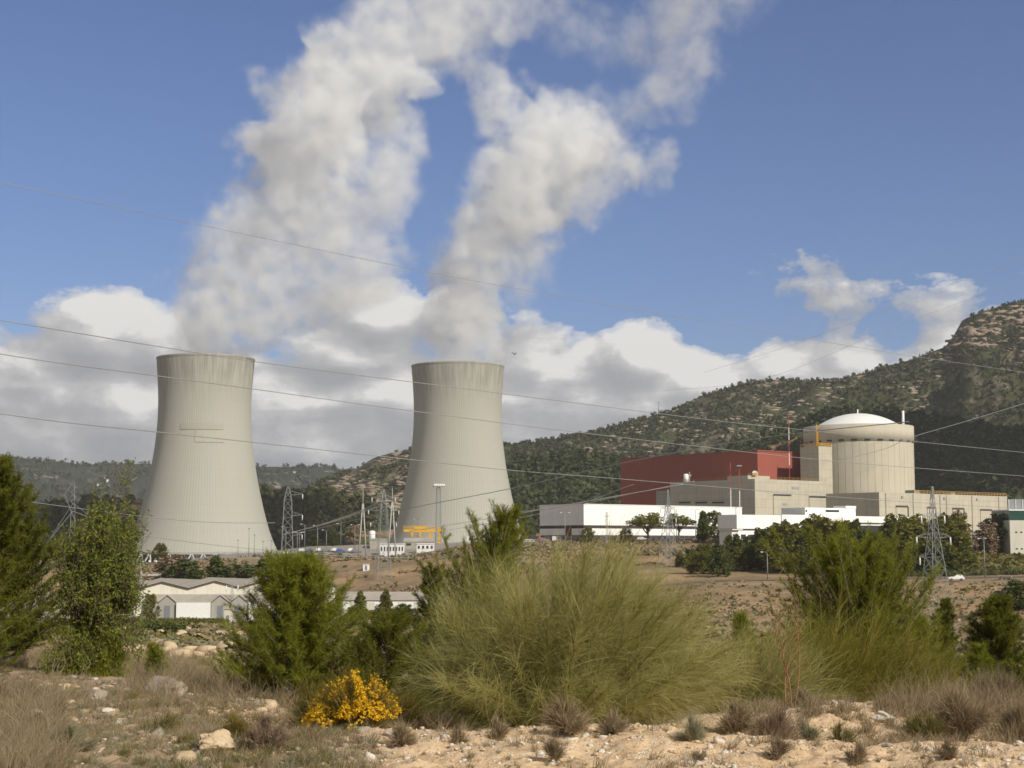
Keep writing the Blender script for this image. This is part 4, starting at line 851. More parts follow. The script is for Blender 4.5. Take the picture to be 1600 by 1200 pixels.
# mast on the ridge
Pn = on_hill('rocky_hill', np.array([1031.0]), np.array([1.0]))[0]; t = empty('ridge_mast', tuple(Pn), 'hair thin mast standing on the ridge of the rocky hill', 'mast'); MB().tube([(0, 0, 0), (0, 0, 19)], [.7, .3], 6).build('pole', M_STEEL, t); MB().bar((-2, 0, 16), (2, 0, 16), .5).build('cross_bar', M_STEEL, t)

# ---------------------------------------------------------------- road, vehicles
def strip(name, pts, w, m, off=0.05):
    pts = [Vector((p[0], p[1], 0)) for p in pts]; fine = []
    for a, c in zip(pts[:-1], pts[1:]):
        n = max(1, int((c - a).length / 3)); fine += [a.lerp(c, i / n) for i in range(n)]
    fine.append(pts[-1]); v = []; f = []
    for i, p in enumerate(fine):
        d = (fine[min(i + 1, len(fine) - 1)] - fine[max(0, i - 1)]).normalized(); s = Vector((-d.y, d.x, 0))
        for q in np.linspace(-1, 1, 5): c = p + s * (w / 2 * q); v.append((c.x, c.y, GZ(c.x, c.y) + off))
    for i in range(len(fine) - 1):
        for j in range(4): a = i * 5 + j; f.append((a + 1, a, a + 5, a + 6))
    return link(name, MB().add(v, f, True).mesh(name), m)
m_asp, t_, b_ = mat('asphalt', 0.9, 0.1); n_ = noise(t_, coords(t_), 0.8, 6); t_.links.new(mixc(t_, n_, (0.13, 0.11, 0.095), (0.20, 0.175, 0.15)), b_.inputs['Base Color'])
tag(strip('road', [(KX(p, 900) * d, d) for p, d in ((950, 425), (1100, 428), (1250, 431), (1400, 434), (1600, 438), (1800, 445))], 7.5, m_asp, 0.12), kind='structure')
def car_parts(t, bm, scale=1.0, van=False):
    s = scale
    prof = [(-2.1, .35), (-2.12, .8), (-1.9, 1.05), (-1.55, 1.5), (-.2, 1.56), (.75, 1.05), (1.75, .92), (2.08, .75), (2.1, .35)] if not van else [(-2.3, .35), (-2.35, 1.9), (-2.2, 2.15), (1.0, 2.15), (1.65, 1.25), (2.2, 1.05), (2.3, .75), (2.3, .35)]
    n = len(prof); mb = MB(); v = []
    for y, k in ((-.86, 1), (.86, 1)):
        for x, z in prof: v.append((x * s, (y * (0.86 if z > 1.1 else 1)) * s, z * s))
    f = [tuple(range(n)), tuple(range(2 * n - 1, n - 1, -1))] + [(i, i + n, (i + 1) % n + n, (i + 1) % n) for i in range(n)]
    body = mb.add(v, f).build('body', bm, t, 0.05)
    zw = (1.08, 1.44) if not van else (1.3, 1.9); xs = (-1.5, .3) if not van else (.1, 1.25)
    for sy in (-1, 1):
        y = sy * .79 * s; MB().add([(xs[0] * s, y, zw[0] * s), ((xs[1] + .35 * (not van)) * s, y, zw[0] * s), ((xs[1] - (.45 if not van else .25)) * s, y * .98, zw[1] * s), ((xs[0] + .3 * (not van)) * s, y * .98, zw[1] * s)], [(0, 1, 2, 3)]).build('side_window', M_DARK, t)
    MB().add([((.72 if not van else 1.63) * s, -.66 * s, (1.1 if not van else 1.3) * s), ((.72 if not van else 1.63) * s, .66 * s, (1.1 if not van else 1.3) * s), ((-.1 if not van else 1.12) * s, .6 * s, (1.54 if not van else 2.02) * s), ((-.1 if not van else 1.12) * s, -.6 * s, (1.54 if not van else 2.02) * s)], [(0, 1, 2, 3)]).build('windscreen', M_DARK, t).location = (.04, 0, .02)
    for x in (-1.3, 1.35):
        for y in (-.82, .82):
            w = MB().tube([(x * s, (y - .1) * s, .33 * s), (x * s, (y + .1) * s, .33 * s)], .33 * s, 14).build('wheel', M_TYRE, t); MB().tube([(x * s, (y - .12) * s, .33 * s), (x * s, (y + .12) * s, .33 * s)], .18 * s, 10).build('rim', M_STEEL, w)
    for y in (-.6, .6): MB().box(2.02 * s, 2.13 * s, (y - .15) * s, (y + .15) * s, .62 * s, .76 * s).build('headlight', M_WHT, t)
M_CARW = flat('white_car_paint', (0.80, 0.80, 0.80), 0.25, spec=0.5); M_CARB = flat('blue_car_paint', (0.04, 0.09, 0.32), 0.3, spec=0.5); M_CARG = flat('grey_car_paint', (0.2, 0.2, 0.21), 0.3, spec=0.5); M_CARR = flat('red_car_paint', (0.55, 0.03, 0.03), 0.3, spec=.5)
D = 418; x = KX(1494, 915) * D; t = empty('parked_car', (x, D, GZ(x, D) + .35), 'white hatchback alone on the dirt bank by the road', 'car', None, R(176)); car_parts(t, M_CARW, 1.02)
cars = [(872, 592, 'van', M_CARW, 0), (884, 590, 'blue', M_CARB, 8), (894, 592, 'van', M_CARW, 5), (903, 588, 'van', M_CARW, 180), (917, 590, 'car', M_CARW, 6), (852, 589, 'car', M_CARG, 0), (845, 595, 'car', M_CARR, 90), (1004, 590, 'car', M_CARW, 3)]
labs = ['white van leftmost of the vans before the white hall', 'blue car parked among the white vans before the white hall', 'white van right of the blue car', 'white van facing the other way beside the dark red door', 'white car parked just right of the dark red door', 'grey car at the left corner of the white hall', 'red car seen end on at the left corner of the white hall', 'white car parked under the left umbrella pine']
for (px, D, k, m, rz), lb in zip(cars, labs):
    x = KX(px, 846) * D; t = empty('parked_van' if k == 'van' else 'parked_car', (x, D, GZ(x, D)), lb, k if k == 'van' else 'car', 'vehicles parked before the white hall', R(rz)); car_parts(t, m, 1.0, k == 'van')
ords = ['leftmost', 'second', 'third', 'fourth', 'fifth', 'sixth', 'seventh', 'eighth', 'ninth', 'rightmost']
rr_ = random.Random(4)
for i in range(10):
    px = 448 + i * 12.3 + rr_.uniform(-2, 2); D = 612 + rr_.uniform(-3, 3); x = KX(px, 850) * D
    mm, cn = [(M_CARW, 'white'), (M_CARG, 'grey'), (M_CARW, 'white'), (M_CARB, 'blue')][i % 4]
    t = empty('parked_car', (x, D, GZ(x, D)), f'{cn} parked car, {ords[i]}{"" if i in (0, 9) else " from the left"} in the row under the car park lamps', 'car', 'cars in the car park between the towers', R(rr_.choice((85, 92, 5)))); car_parts(t, mm)

# ---------------------------------------------------------------- fences
def fence(pts, label, h=2.4, step=4.0, m=None, wire=True, off=0.0):
    m = m or M_STEELD; P0 = Vector((pts[0][0], pts[0][1], 0)); o = GZ(*pts[0]); t = empty('perimeter_fence', (pts[0][0], pts[0][1], o), label, 'fence', 'wire fences along the plant edge'); prev = None; allp = []
    for a, c in zip(pts[:-1], pts[1:]):
        a, c = Vector(a), Vector(c); n = max(1, int((c - a).length / step)); allp += [a.lerp(c, i / n) for i in range(n)]
    allp.append(Vector(pts[-1])); allp = allp[:98]; mb = MB(); loc_ = []
    for p in allp:
        z = GZ(p.x, p.y) + off; q = Vector((p.x - P0.x, p.y - P0.y, z - o)); loc_.append(q)
        MB().bar(q - Vector((0, 0, .4)), q + Vector((0, 0, h)), .14).build('post', m, t)
    for a, c in zip(loc_[:-1], loc_[1:]):
        for k in (.1, .35, .6, .85, 1.0): mb.bar(a + Vector((0, 0, h * k)), c + Vector((0, 0, h * k)), .05)
        for j in range(5): p = a.lerp(c, j / 5); mb.bar(p + Vector((0, 0, .1)), a.lerp(c, (j + 1) / 5) + Vector((0, 0, h)), .035)
    mb.build('wire_mesh', m, t)
fence([(KX(p, 860) * d, d) for p, d in ((300, 597), (420, 600), (500, 603), (560, 603), (620, 600))], 'grey wire fence along the embankment crest between the towers')
fence([(KX(p, 860) * d, d) for p, d in ((620, 590), (700, 590), (840, 578))], 'wire fence on the embankment under the yellow crane')
fence([(KX(p, 860) * d, d) for p, d in ((840, 577), (1000, 572), (1140, 568))], 'wire fence running before the white hall car park')
fence([(KX(p, 860) * d, d) for p, d in ((250, 780), (330, 800), (430, 820))], 'fence right at the foot of the left cooling tower', 3.5)
fence([(KX(p, 900) * d, d) for p, d in ((1360, 440.5), (1500, 443), (1620, 446))], 'dark green fence behind the road at the right', 2.2, 2.0, flat('green_fence_paint', (0.03, 0.05, 0.03)))

# ---------------------------------------------------------------- power lines
M_WIRE = flat('weathered_cable', (0.30, 0.30, 0.31), 0.6); M_WIREL = flat('bright_cable', (0.5, 0.5, 0.5), 0.5)
def wire(pts, r, label, m=None):                       # pts: photo x, photo y, depth
    ks = np.array(pts, float); tt = np.arange(len(ks)); T = np.linspace(0, len(ks) - 1, 14 * (len(ks) - 1) + 1)
    W3 = np.array([P(*k) for k in ks]); fine = []
    for T_ in T:
        i = min(int(T_), len(ks) - 2); f = T_ - i; p0, p1, p2, p3 = W3[max(i - 1, 0)], W3[i], W3[i + 1], W3[min(i + 2, len(ks) - 1)]
        fine.append(0.5 * ((2 * p1) + (-p0 + p2) * f + (2 * p0 - 5 * p1 + 4 * p2 - p3) * f * f + (-p0 + 3 * p1 - 3 * p2 + p3) * f ** 3))
    o0 = Vector(fine[0]); me = MB().tube([Vector(q) - o0 for q in fine], r, 5).mesh('power_line'); o = link('power_line', me, m or M_WIRE); o.location = o0; tag(o, label, 'power line', 'power lines across the view'); return o
wire([(-500, 182, 95), (0, 285, 100), (320, 353, 120), (700, 431, 145), (1000, 485, 165), (1240, 525, 180), (1430, 557, 193), (1900, 625, 225)], .024, 'topmost power line, falling from the left across both steam plumes')
wire([(-500, 415, 95), (0, 500, 100), (245, 541, 117), (420, 568, 130), (700, 604, 150), (1100, 655, 185), (1258, 672, 200), (1600, 707, 240), (2000, 745, 290)], .035, 'power line touching the rims of both towers')
wire([(-500, 465, 95), (0, 553, 100), (250, 588, 118), (390, 607, 130), (650, 643, 150), (940, 680, 175), (1298, 720, 210), (1600, 744, 240), (2000, 775, 290)], .035, 'power line crossing the upper third of both towers')
wire([(-500, 560, 95), (0, 646, 100), (245, 675, 120), (395, 691, 133), (640, 718, 155), (800, 735, 172), (940, 746, 190), (1110, 760, 210), (1298, 776, 235), (1600, 795, 270), (2000, 815, 300)], .038, 'lowest of the long power lines, crossing both towers at mid height')
wire([(-60, 770, 150), (215, 806, 190), (330, 816, 205), (430, 817, 215)], .04, 'short sagging line low across the left cooling tower')
wire([(180, 830, 200), (330, 851, 220), (520, 868, 240), (640, 872, 250)], .04, 'lowest sagging line near the base of the left cooling tower')
wire([(480, 830, 560), (620, 798, 520), (800, 763, 470), (980, 722, 420), (1200, 683, 380), (1420, 683 - 24, 340)], .11, 'line climbing right from the switchyard across the right tower')
wire([(640, 830, 560), (806, 803, 540), (930, 781, 520), (1067, 757, 500)], .12, 'left one of the bundle rising to the cream block', M_WIREL)
wire([(640, 838, 560), (806, 810, 540), (960, 777, 520), (1085, 752, 500)], .09, 'middle one of the bundle rising to the cream block', M_WIREL)
wire([(806, 800, 540), (900, 788, 520), (975, 762, 500), (990, 757, 495)], .09, 'short line of the bundle ending before the red hall', M_WIREL)
for k in range(3): wire([(440 + 8 * k, 836 - 2 * k, 600), (500 + 6 * k, 820 - k, 590), (560 + 8 * k, 799 - k, 570), (590 + 3 * k, 786 + 1.5 * k, 545)], .12, ['upper', 'middle', 'lower'][k] + ' cable of the switchyard bundle between the towers', M_WIREL)
wire([(1300, 722, 400), (1380, 702, 400), (1425, 683, 400), (1520, 655, 420), (1700, 600, 450)], .06, 'pair of cables rising over the reactor drum to the right')
wire([(1040, 610, 600), (1200, 590, 600), (1400, 510, 600), (1600, 436, 600), (1800, 360, 600)], .05, 'faint line climbing right over the ridge')
wire([(1100, 582, 600), (1260, 531, 600), (1490, 443, 600), (1600, 400, 600), (1800, 320, 600)], .05, 'faintest line climbing right, high above the ridge')
# the bird
D = 130; t = tag(MB().add([(0, 0, 0), (.16, .05, .1), (.3, 0, .04), (.05, .05, -.06), (-.1, 0, .14), (-.2, .02, .12), (.02, 0, -.1), (.12, 0, -.14), (.09, .04, .02)], [(0, 1, 2), (0, 3, 1), (0, 4, 5), (0, 5, 3), (3, 6, 7), (3, 7, 8), (0, 8, 1)]).build('bird', flat('dark_feathers', (.02, .02, .02))), 'small dark bird in flight right of the right tower rim', 'bird'); t.location = P(803, 553, D)
# ---------------------------------------------------------------- vegetation tools
def ribbons(O, Dn, L, C, w, seg, seed, taper=0.8):     # thin curved strands: origin, direction, length, bend
    rs = np.random.RandomState(seed); n = len(O); t = np.linspace(0, 1, seg + 1)[None, :, None]
    L = np.broadcast_to(np.asarray(L, float).reshape(-1, 1, 1), (n, 1, 1)); C = np.broadcast_to(C, (n, 3))
    p = O[:, None, :] + Dn[:, None, :] * L * t + C[:, None, :] * L * t * t
    sd_ = np.cross(Dn, rs.normal(size=(n, 3))); sd_ /= np.linalg.norm(sd_, axis=1, keepdims=True) + 1e-9
    ww = np.asarray(w, float).reshape(-1, 1, 1) * (1 - taper * t) * 0.5
    V = np.stack([p - sd_[:, None, :] * ww, p + sd_[:, None, :] * ww], 2).reshape(n, -1, 3)
    base = (np.arange(n) * (seg + 1) * 2)[:, None, None]; s = np.arange(seg)[None, :, None] * 2
    Q = (base + s + np.array([0, 1, 3, 2])[None, None, :]).reshape(-1, 4)
    return V.reshape(-1, 3), Q
def cat_vq(parts):
    V = []; Q = []; o = 0
    for v, q in parts: V.append(v); Q.append(q + o); o += len(v)
    return np.concatenate(V), np.concatenate(Q)
def unit(a): return a / (np.linalg.norm(a, axis=-1, keepdims=True) + 1e-9)
M_PINE = foliage_mat('pine_needles', (0.135, 0.17, 0.014), (0.215, 0.24, 0.022), (0.31, 0.27, 0.05), 0.42, scale=2.5, isl=0.5)
M_PINED = foliage_mat('dark_pine_needles', (0.08, 0.108, 0.012), (0.14, 0.165, 0.018), (0.22, 0.18, 0.03), 0.4, scale=2.0, isl=0.5)
M_PINEM = foliage_mat('slope_pine_foliage', (0.11, 0.125, 0.02), (0.17, 0.17, 0.03), (0.23, 0.20, 0.055), 0.35, scale=0.25, isl=0.5)
M_PINEM2 = foliage_mat('deep_green_foliage', (0.055, 0.080, 0.018), (0.095, 0.115, 0.026), (0.13, 0.14, 0.04), 0.2, scale=0.25, isl=0.5)
M_BROOM = foliage_mat('broom_strands', (0.23, 0.225, 0.05), (0.36, 0.34, 0.11), (0.52, 0.47, 0.22), 0.42, scale=1.3, isl=0.65)
M_BROOMY = foliage_mat('olive_broom_strands', (0.15, 0.15, 0.018), (0.23, 0.21, 0.03), (0.32, 0.26, 0.055), 0.4, scale=1.3, isl=0.6)
M_LEAF = foliage_mat('almond_leaves', (0.12, 0.19, 0.02), (0.20, 0.27, 0.035), (0.30, 0.22, 0.05), 0.4, scale=2.0, isl=0.4)
M_DRY = foliage_mat('dry_grass', (0.165, 0.12, 0.07), (0.26, 0.20, 0.12), (0.42, 0.34, 0.22), 0.2, scale=0.8, isl=0.6)
M_DRYB = foliage_mat('brown_twigs', (0.19, 0.14, 0.08), (0.29, 0.215, 0.125), (0.42, 0.33, 0.21), 0.1, scale=1.2, isl=0.6)
M_GREYG = foliage_mat('grey_green_scrub', (0.16, 0.155, 0.085), (0.245, 0.23, 0.135), (0.33, 0.30, 0.20), 0.2, scale=1.2, isl=0.6)
M_OLV = foliage_mat('olive_scrub', (0.10, 0.10, 0.022), (0.155, 0.14, 0.04), (0.24, 0.19, 0.07), 0.2, scale=1.2, isl=0.6)
M_GORSE = foliage_mat('gorse_flowers', (0.66, 0.37, 0.012), (0.80, 0.50, 0.02), (0.88, 0.62, 0.05), 0.3, scale=6, isl=0.5)
M_GORSEG = foliage_mat('gorse_spines', (0.10, 0.09, 0.02), (0.17, 0.125, 0.025), (0.28, 0.19, 0.04), 0.2, scale=3, isl=0.5)
M_PURP = foliage_mat('bare_reddish_twigs', (0.17, 0.115, 0.075), (0.25, 0.175, 0.115), (0.35, 0.26, 0.18), 0.1, scale=0.4, isl=0.5)
ZUP = Vector((0, 0, 1))

M_STEMG = foliage_mat('olive_broom_stems', (0.16, 0.13, 0.04), (0.24, 0.19, 0.07), None, 0.0, scale=3)
def near_pine(px, D, py_top, hwpx, label, seed, nb=46, lean=0.12, m=None, group='pines and shrubs in front of the valley', prof=None, up=0.55, dens=1.0, wisp=0.0, zoff=-.15, needle=0.085, nw=0.0065, ntw=13):
    rs = np.random.RandomState(seed); x = KX(px, 1000) * D; z0 = GZ(x, D) + zoff; H = Z(py_top, D) - z0; S = hwpx / F * D
    t = empty('pine_tree', (x, D, z0), label, 'pine tree', group)
    trunk = MB(); ax = lambda k: np.array([lean * H * k ** 1.6 + .03 * H * math.sin(4 * k + seed), .02 * H * math.sin(3 * k), H * 0.93 * k])
    trunk.tube([ax(k) for k in np.linspace(0, 1, 9)], [max(.012, (.022 * H) * (1 - .85 * k)) for k in np.linspace(0, 1, 9)], 7)
    O = []; A = []
    for i in range(nb):
        k = 0.06 + 0.93 * (i + rs.rand()) / nb; p0 = ax(k); az = i * 2.4 + rs.rand() * .8
        pr = prof(k) if prof else min(1.0, (1 - k) * 1.5 + .12) * (0.55 + 0.45 * min(1, k * 5))
        L = S * pr * (0.65 + 0.5 * rs.rand())
        if wisp and k > .45 and rs.rand() < .5: L *= 1.0 + wisp
        d = np.array([math.cos(az) + lean * 1.2, math.sin(az), up * (0.4 + .9 * k) + wisp * k]); hl = max(.42, math.hypot(d[0], d[1]) / np.linalg.norm(d)); L = min(L / hl, S * 1.6); d /= np.linalg.norm(d); bend = np.array([lean * .5, 0, .35])
        pts = [p0 + d * L * s + bend * L * s * s * .6 for s in np.linspace(0, 1, 6)]
        trunk.tube(pts, [max(.004, .007 * H * (1 - .8 * s)) for s in np.linspace(0, 1, 6)], 5, False)
        nt = max(3, int(ntw * dens * (.4 + .6 * L / S)))
        for j in range(nt):
            s = 0.18 + 0.82 * (j + rs.rand()) / nt; s = min(s, 1); q = p0 + d * L * s + bend * L * s * s * .6
            td = d * .8 + bend * s * .6 + rs.normal(size=3) * .45 + np.array([lean, 0, .30]); td /= np.linalg.norm(td)
            tl = (.10 + .14 * rs.rand()) * min(1.3, max(.6, S)) * (1.15 - .4 * s)
            m_ = max(3, int(tl / .035)); ss = np.linspace(0, 1, m_)[:, None]
            O.append(q + td * tl * ss); A.append(np.repeat(td[None], m_, 0))
    O = np.concatenate(O); A = np.concatenate(A); nn = 9
    O = np.repeat(O, nn, 0); A = np.repeat(A, nn, 0); O = O + rs.normal(size=O.shape) * .008
    Dn = unit(A * .75 + unit(rs.normal(size=A.shape)) * .75 + np.array([lean * .4, 0, .08])); L = needle * (.6 + .7 * rs.rand(len(O)))
    V, Q = ribbons(O, Dn, L, np.zeros(3), np.full(len(O), nw), 1, seed, .6)
    trunk.build('trunk', M_BARKG, t); link('crown', np_mesh('crown', V, Q), m or M_PINE, t); return t

# far left: large dark pine; then the leafy almond; rounded pine; wispy pine; right hand pines
near_pine(-20, 30, 710, 122, 'large dark pine filling the left edge of the view', 1, 130, .03, M_PINED, dens=1.5, needle=.10, nw=.010, prof=lambda k: min(1, (1 - k) * 1.35 + .1), ntw=16)
near_pine(-70, 24, 820, 120, 'lower dark pine behind the dry stems in the bottom left corner', 21, 60, .05, M_PINED, dens=1.2, needle=.09, nw=.009)
near_pine(458, 22, 872, 140, 'broad rounded pine in the middle left, in front of the gabled warehouses', 2, 150, .05, M_PINE, dens=1.5, prof=lambda k: (1 - k) ** .62 * .95 if k > .2 else .85, up=.6)
near_pine(590, 21, 958, 90, 'low spreading pine between the rounded pine and the big broom bush', 3, 80, .10, M_PINED, dens=1.3, prof=lambda k: (1 - k) ** .5)
near_pine(722, 33, 788, 88, 'wispy pine with upswept shoots leaning right before the right cooling tower', 4, 150, .16, M_PINE, dens=1.6, wisp=.35, up=.9, prof=lambda k: (1 - k) ** .55 * .95 if k > .3 else .8, needle=.08, nw=.0075)
near_pine(648, 36, 872, 46, 'slim leaning pine just left of the wispy pine', 5, 110, .08, M_PINED, dens=1.1, prof=lambda k: .95 - .6 * k, needle=.08, nw=.009)
near_pine(1338, 25, 864, 165, 'tallest windswept pine to the right of the big broom bush', 6, 190, .02, M_PINE, dens=1.4, up=.9, wisp=.25, prof=lambda k: (1 - k) ** .65 if k > .2 else .85)
near_pine(1165, 23, 948, 40, 'small pointed pine just right of the big broom bush', 7, 64, .0, M_PINE, dens=1.3, prof=lambda k: (1 - k) ** .8)
near_pine(1425, 26, 960, 70, 'lower bushy pine on the right flank of the windswept pine', 8, 90, .05, M_PINE, dens=1.2, prof=lambda k: (1 - k) ** .5)
near_pine(1562, 36, 926, 84, 'dark pointed pine near the right edge', 9, 110, .0, M_PINED, dens=1.5, needle=.1, nw=.010, prof=lambda k: (1 - k) ** .7 * 1.0)
near_pine(1625, 31, 985, 60, 'bushy pine cut by the right edge of the view', 10, 80, .0, M_PINE, dens=1.2, nw=.008)
near_pine(1518, 30, 1000, 38, 'small low pine left of the dark pointed pine', 12, 60, .05, M_PINE, dens=1.0, nw=.008)
near_pine(242, 24, 1018, 22, 'knee high yellow green conifer on the stony ground at left', 13, 26, .03, M_PINE, dens=.8, up=1.4, prof=lambda k: .9 - .6 * k, needle=.07)
near_pine(172, 27, 998, 20, 'small dark green shrub at the foot of the almond tree', 14, 24, .03, M_PINED, dens=.8, up=1.2, needle=.07)

near_pine(1480, 70, 928, 40, 'small pine near the foot of the nearest pylon', 15, 80, .0, M_PINED, dens=1.0, needle=.16, nw=.02, prof=lambda k: (1 - k) ** .6)
def broom_bush(px, D, W_, H_, label, seed, n, m, name='broom_bush', lean=0.22, wid=.0034, cat='bush', L0=.75, group=None, droop=.5, depth=None, zoff=-.05, core=True):
    rs = np.random.RandomState(seed); x = KX(px, 1100) * D; z0 = GZ(x, D) + zoff; t = empty(name, (x, D, z0), label, cat, group); dp = depth or W_ * .8
    ns = 300; a = rs.rand(ns) * 2 * math.pi; e = np.sqrt(rs.rand(ns)) ** .9; vl = .66 + .50 * rs.rand(ns); stems = MB(); SP_ = []
    for i in range(ns):                                # main stems fan out from the base
        d = np.array([math.cos(a[i]) * e[i] * W_ * .5, math.sin(a[i]) * e[i] * dp * .5, H_ * (1.0 - .62 * e[i] ** 2) * .78]) * vl[i]
        b0 = np.array([math.cos(a[i]), math.sin(a[i]), 0]) * np.array([W_, dp, 0]) * .20 * e[i]
        pts = np.array([b0 + d * s + np.array([lean * H_ * s * s * .45, 0, -droop * .14 * H_ * e[i] * s * s]) for s in np.linspace(0, 1, 9)]); SP_.append(pts)
        stems.tube(pts, [(.0075 * (1 - .8 * s) + .0015) for s in np.linspace(0, 1, 9)], 5, False)
    SP_ = np.array(SP_); i = rs.randint(0, ns, n); s = rs.rand(n) ** .7 * 7.99; j = s.astype(int); f = (s - j)[:, None]
    O = SP_[i, j] * (1 - f) + SP_[i, j + 1] * f; T = unit(SP_[i, j + 1] - SP_[i, j]); out = unit(O * np.array([1, 1, .55]) + 1e-6)
    Dn = unit(T * .50 + out * .40 + rs.normal(size=(n, 3)) * .52 + np.array([lean * 1.6, 0, .34])); L = L0 * (.35 + .75 * rs.rand(n)) * (H_ / 1.7) * (.6 + .4 * (1 - np.abs(O[:, 2] / H_ - .5)))
    lowf = np.clip(1 - O[:, 2] / (H_ * .55), 0, 1)
    C = np.stack([np.full(n, lean * .35), np.zeros(n), -.10 - droop * .45 * lowf], -1) + rs.normal(size=(n, 3)) * .16
    V, Q = ribbons(O, Dn, L, C, wid * (.7 + .7 * rs.rand(n)), 4, seed); 
    z_ = V[:, 2]; V[:, 2] = np.where(z_ < .03, .03 + (z_ - .03) * .1, z_)
    stems.build('stem', M_STEMG, t); link('strands', np_mesh('strands', V, Q), m, t); return t
# the big broom bush in the foreground
broom_bush(876, 15.2, 2.36, 2.28, 'big silvery green broom bush, largest plant in the foreground centre', 31, 88000, M_BROOM, lean=.10, L0=.36, droop=.6, wid=.0034, depth=2.2)
broom_bush(1232, 22, 1.9, 2.1, 'olive broom bush behind the reddish saplings', 32, 16000, M_BROOMY, lean=.12, L0=.42, wid=.0050, group='olive brooms under the windswept pine')
broom_bush(1302, 22.5, 1.9, 2.45, 'olive broom bush under the windswept pine', 33, 17000, M_BROOMY, lean=.12, L0=.42, wid=.0050, group='olive brooms under the windswept pine')
broom_bush(1385, 22.8, 1.9, 2.15, 'rightmost olive broom bush, beside the foot of the nearest pylon', 34, 15000, M_BROOMY, lean=.12, L0=.4, wid=.0050, group='olive brooms under the windswept pine')
broom_bush(1185, 20.5, 1.4, 1.8, 'greyish broom tuft at the right flank of the big broom bush', 35, 8000, M_BROOM, lean=.2, L0=.5, wid=.0044)

# the almond tree
def leafy_tree(px, D, py_top, hw, label, seed):
    rs = np.random.RandomState(seed); x = KX(px, 1000) * D; z0 = GZ(x, D) - .1; H = Z(py_top, D) - z0; S = hw / F * D; t = empty('almond_tree', (x, D, z0), label, 'tree'); mb = MB(); tips = []
    def grow(p, d, L, r, lv):
        n = 5; pts = [p]; dd = d.copy()
        for i in range(n): dd = dd + rs.normal(size=3) * .14 + np.array([.03, 0, .05]); dd /= np.linalg.norm(dd); pts.append(pts[-1] + dd * L / n)
        mb.tube(pts, [max(.004, r * (1 - .55 * i / n)) for i in range(n + 1)], 6 if lv < 2 else 4, False)
        if lv >= 3: tips.extend([(q, dd) for q in pts[1:]])
        if lv == 5: return
        for c in range([5, 4, 4, 4, 3][lv]):
            k = 1 + int(rs.rand() * n) if c else n
            nd_ = dd * .75 + rs.normal(size=3) * (.62 if lv else .8) + np.array([0, 0, .18]); nd_ /= np.linalg.norm(nd_); grow(pts[min(k, n)], nd_, L * (.66 + .2 * rs.rand()), r * .55, lv + 1)
    for s in range(4):
        a = rs.rand() * 6.28; grow(np.array([.1 * math.cos(a), .1 * math.sin(a), 0]), unit(np.array([math.cos(a) * .55, math.sin(a) * .4, 1.0])), H * .31, .085, 0)
    mb2 = np.array(mb.v); zmax, xs = np.percentile(mb2[:, 2], 98.5), np.percentile(np.abs(mb2[:, 0]), 99); sc = np.array([S / xs * 1.1, S / xs, H / zmax]); mb.v = [tuple(v) for v in mb2 * sc]
    mb.build('trunk', M_BARK, t)
    T = np.array([q for q, d in tips]) * sc; k = rs.randint(0, len(T), 30000); O = T[k] + rs.normal(size=(len(k), 3)) * .035; Dn = unit(rs.normal(size=O.shape) + np.array([0, 0, .3]))
    V, Q = ribbons(O, Dn, .032 + .024 * rs.rand(len(O)), np.zeros(3), np.full(len(O), .022), 1, seed, .3)
    low = rs.randint(0, 9000, 9000); Ol = np.stack([rs.normal(size=9000) * S * .42, rs.normal(size=9000) * S * .35, np.abs(rs.rand(9000)) ** 1.6 * H * .32], -1)
    V2, Q2 = ribbons(Ol, unit(rs.normal(size=Ol.shape) * .6 + np.array([.2, 0, 1.0])), .06 + .06 * rs.rand(9000), np.zeros(3), np.full(9000, .011), 1, seed + 1, .6)
    link('crown', np_mesh('crown', *cat_vq([(V, Q)])), M_LEAF, t); link('undergrowth', np_mesh('undergrowth', V2, Q2), M_PINE, t); return t
leafy_tree(138, 27, 806, 68, 'open leafy almond tree with dark crooked limbs in front of the warehouses', 5)

# ---------------------------------------------------------------- gorse, dry shrubs, stems
def small_bush(px, D, w, h, label, seed, n, m, name='dry_shrub', cat='shrub', group='low shrubs on the sandy ground', lean=.1, wid=.004, spread=1.0, stem=M_DRYB):
    rs = np.random.RandomState(seed); x = KX(px, 1130) * D; z0 = GZ(x, D) - .01; t = empty(name, (x, D, z0), label, cat, group)
    K_ = 15; ka = rs.rand(K_) * 6.283; ke = np.sqrt(rs.rand(K_)); kh = .35 + .8 * rs.rand(K_); ki = rs.randint(0, K_, n); a = ka[ki] + rs.normal(size=n) * .22; e = np.clip(ke[ki] + rs.normal(size=n) * .12, 0, 1.2); k = rs.rand(n) ** .6; h = h * 1.12; hk = kh[ki]
    tip = np.stack([np.cos(a) * e * w * .5, np.sin(a) * e * w * .5, h * hk * (1 - .40 * e ** 2)], -1); O = tip * (k * .75)[:, None]; T = unit(tip * np.array([1, 1, 1.0]) + rs.normal(size=(n, 3)) * .3 * h * spread + np.array([lean * h, 0, 0]))
    V, Q = ribbons(O, T, h * (.12 + .30 * rs.rand(n)), rs.normal(size=(n, 3)) * .2, wid * (.6 + .8 * rs.rand(n)), 2, seed); link('twigs', np_mesh('twigs', V, Q), m, t)
    mb = MB()
    for i in range(14): q = tip[i * 7 % n]; mb.tube([(0, 0, -.02), tuple(q * .4 + rs.normal(size=3) * .02 * h), tuple(q * .85)], [.012 * h / .3 + .001, .007 * h / .3, .002], 5, False)
    mb.build('stem', stem, t); return t
g = small_bush(553, 13.9, .86, .56, 'bright yellow flowering gorse bush in the foreground', 51, 5000, M_GORSEG, 'gorse_bush', 'bush', None, .1, .005)
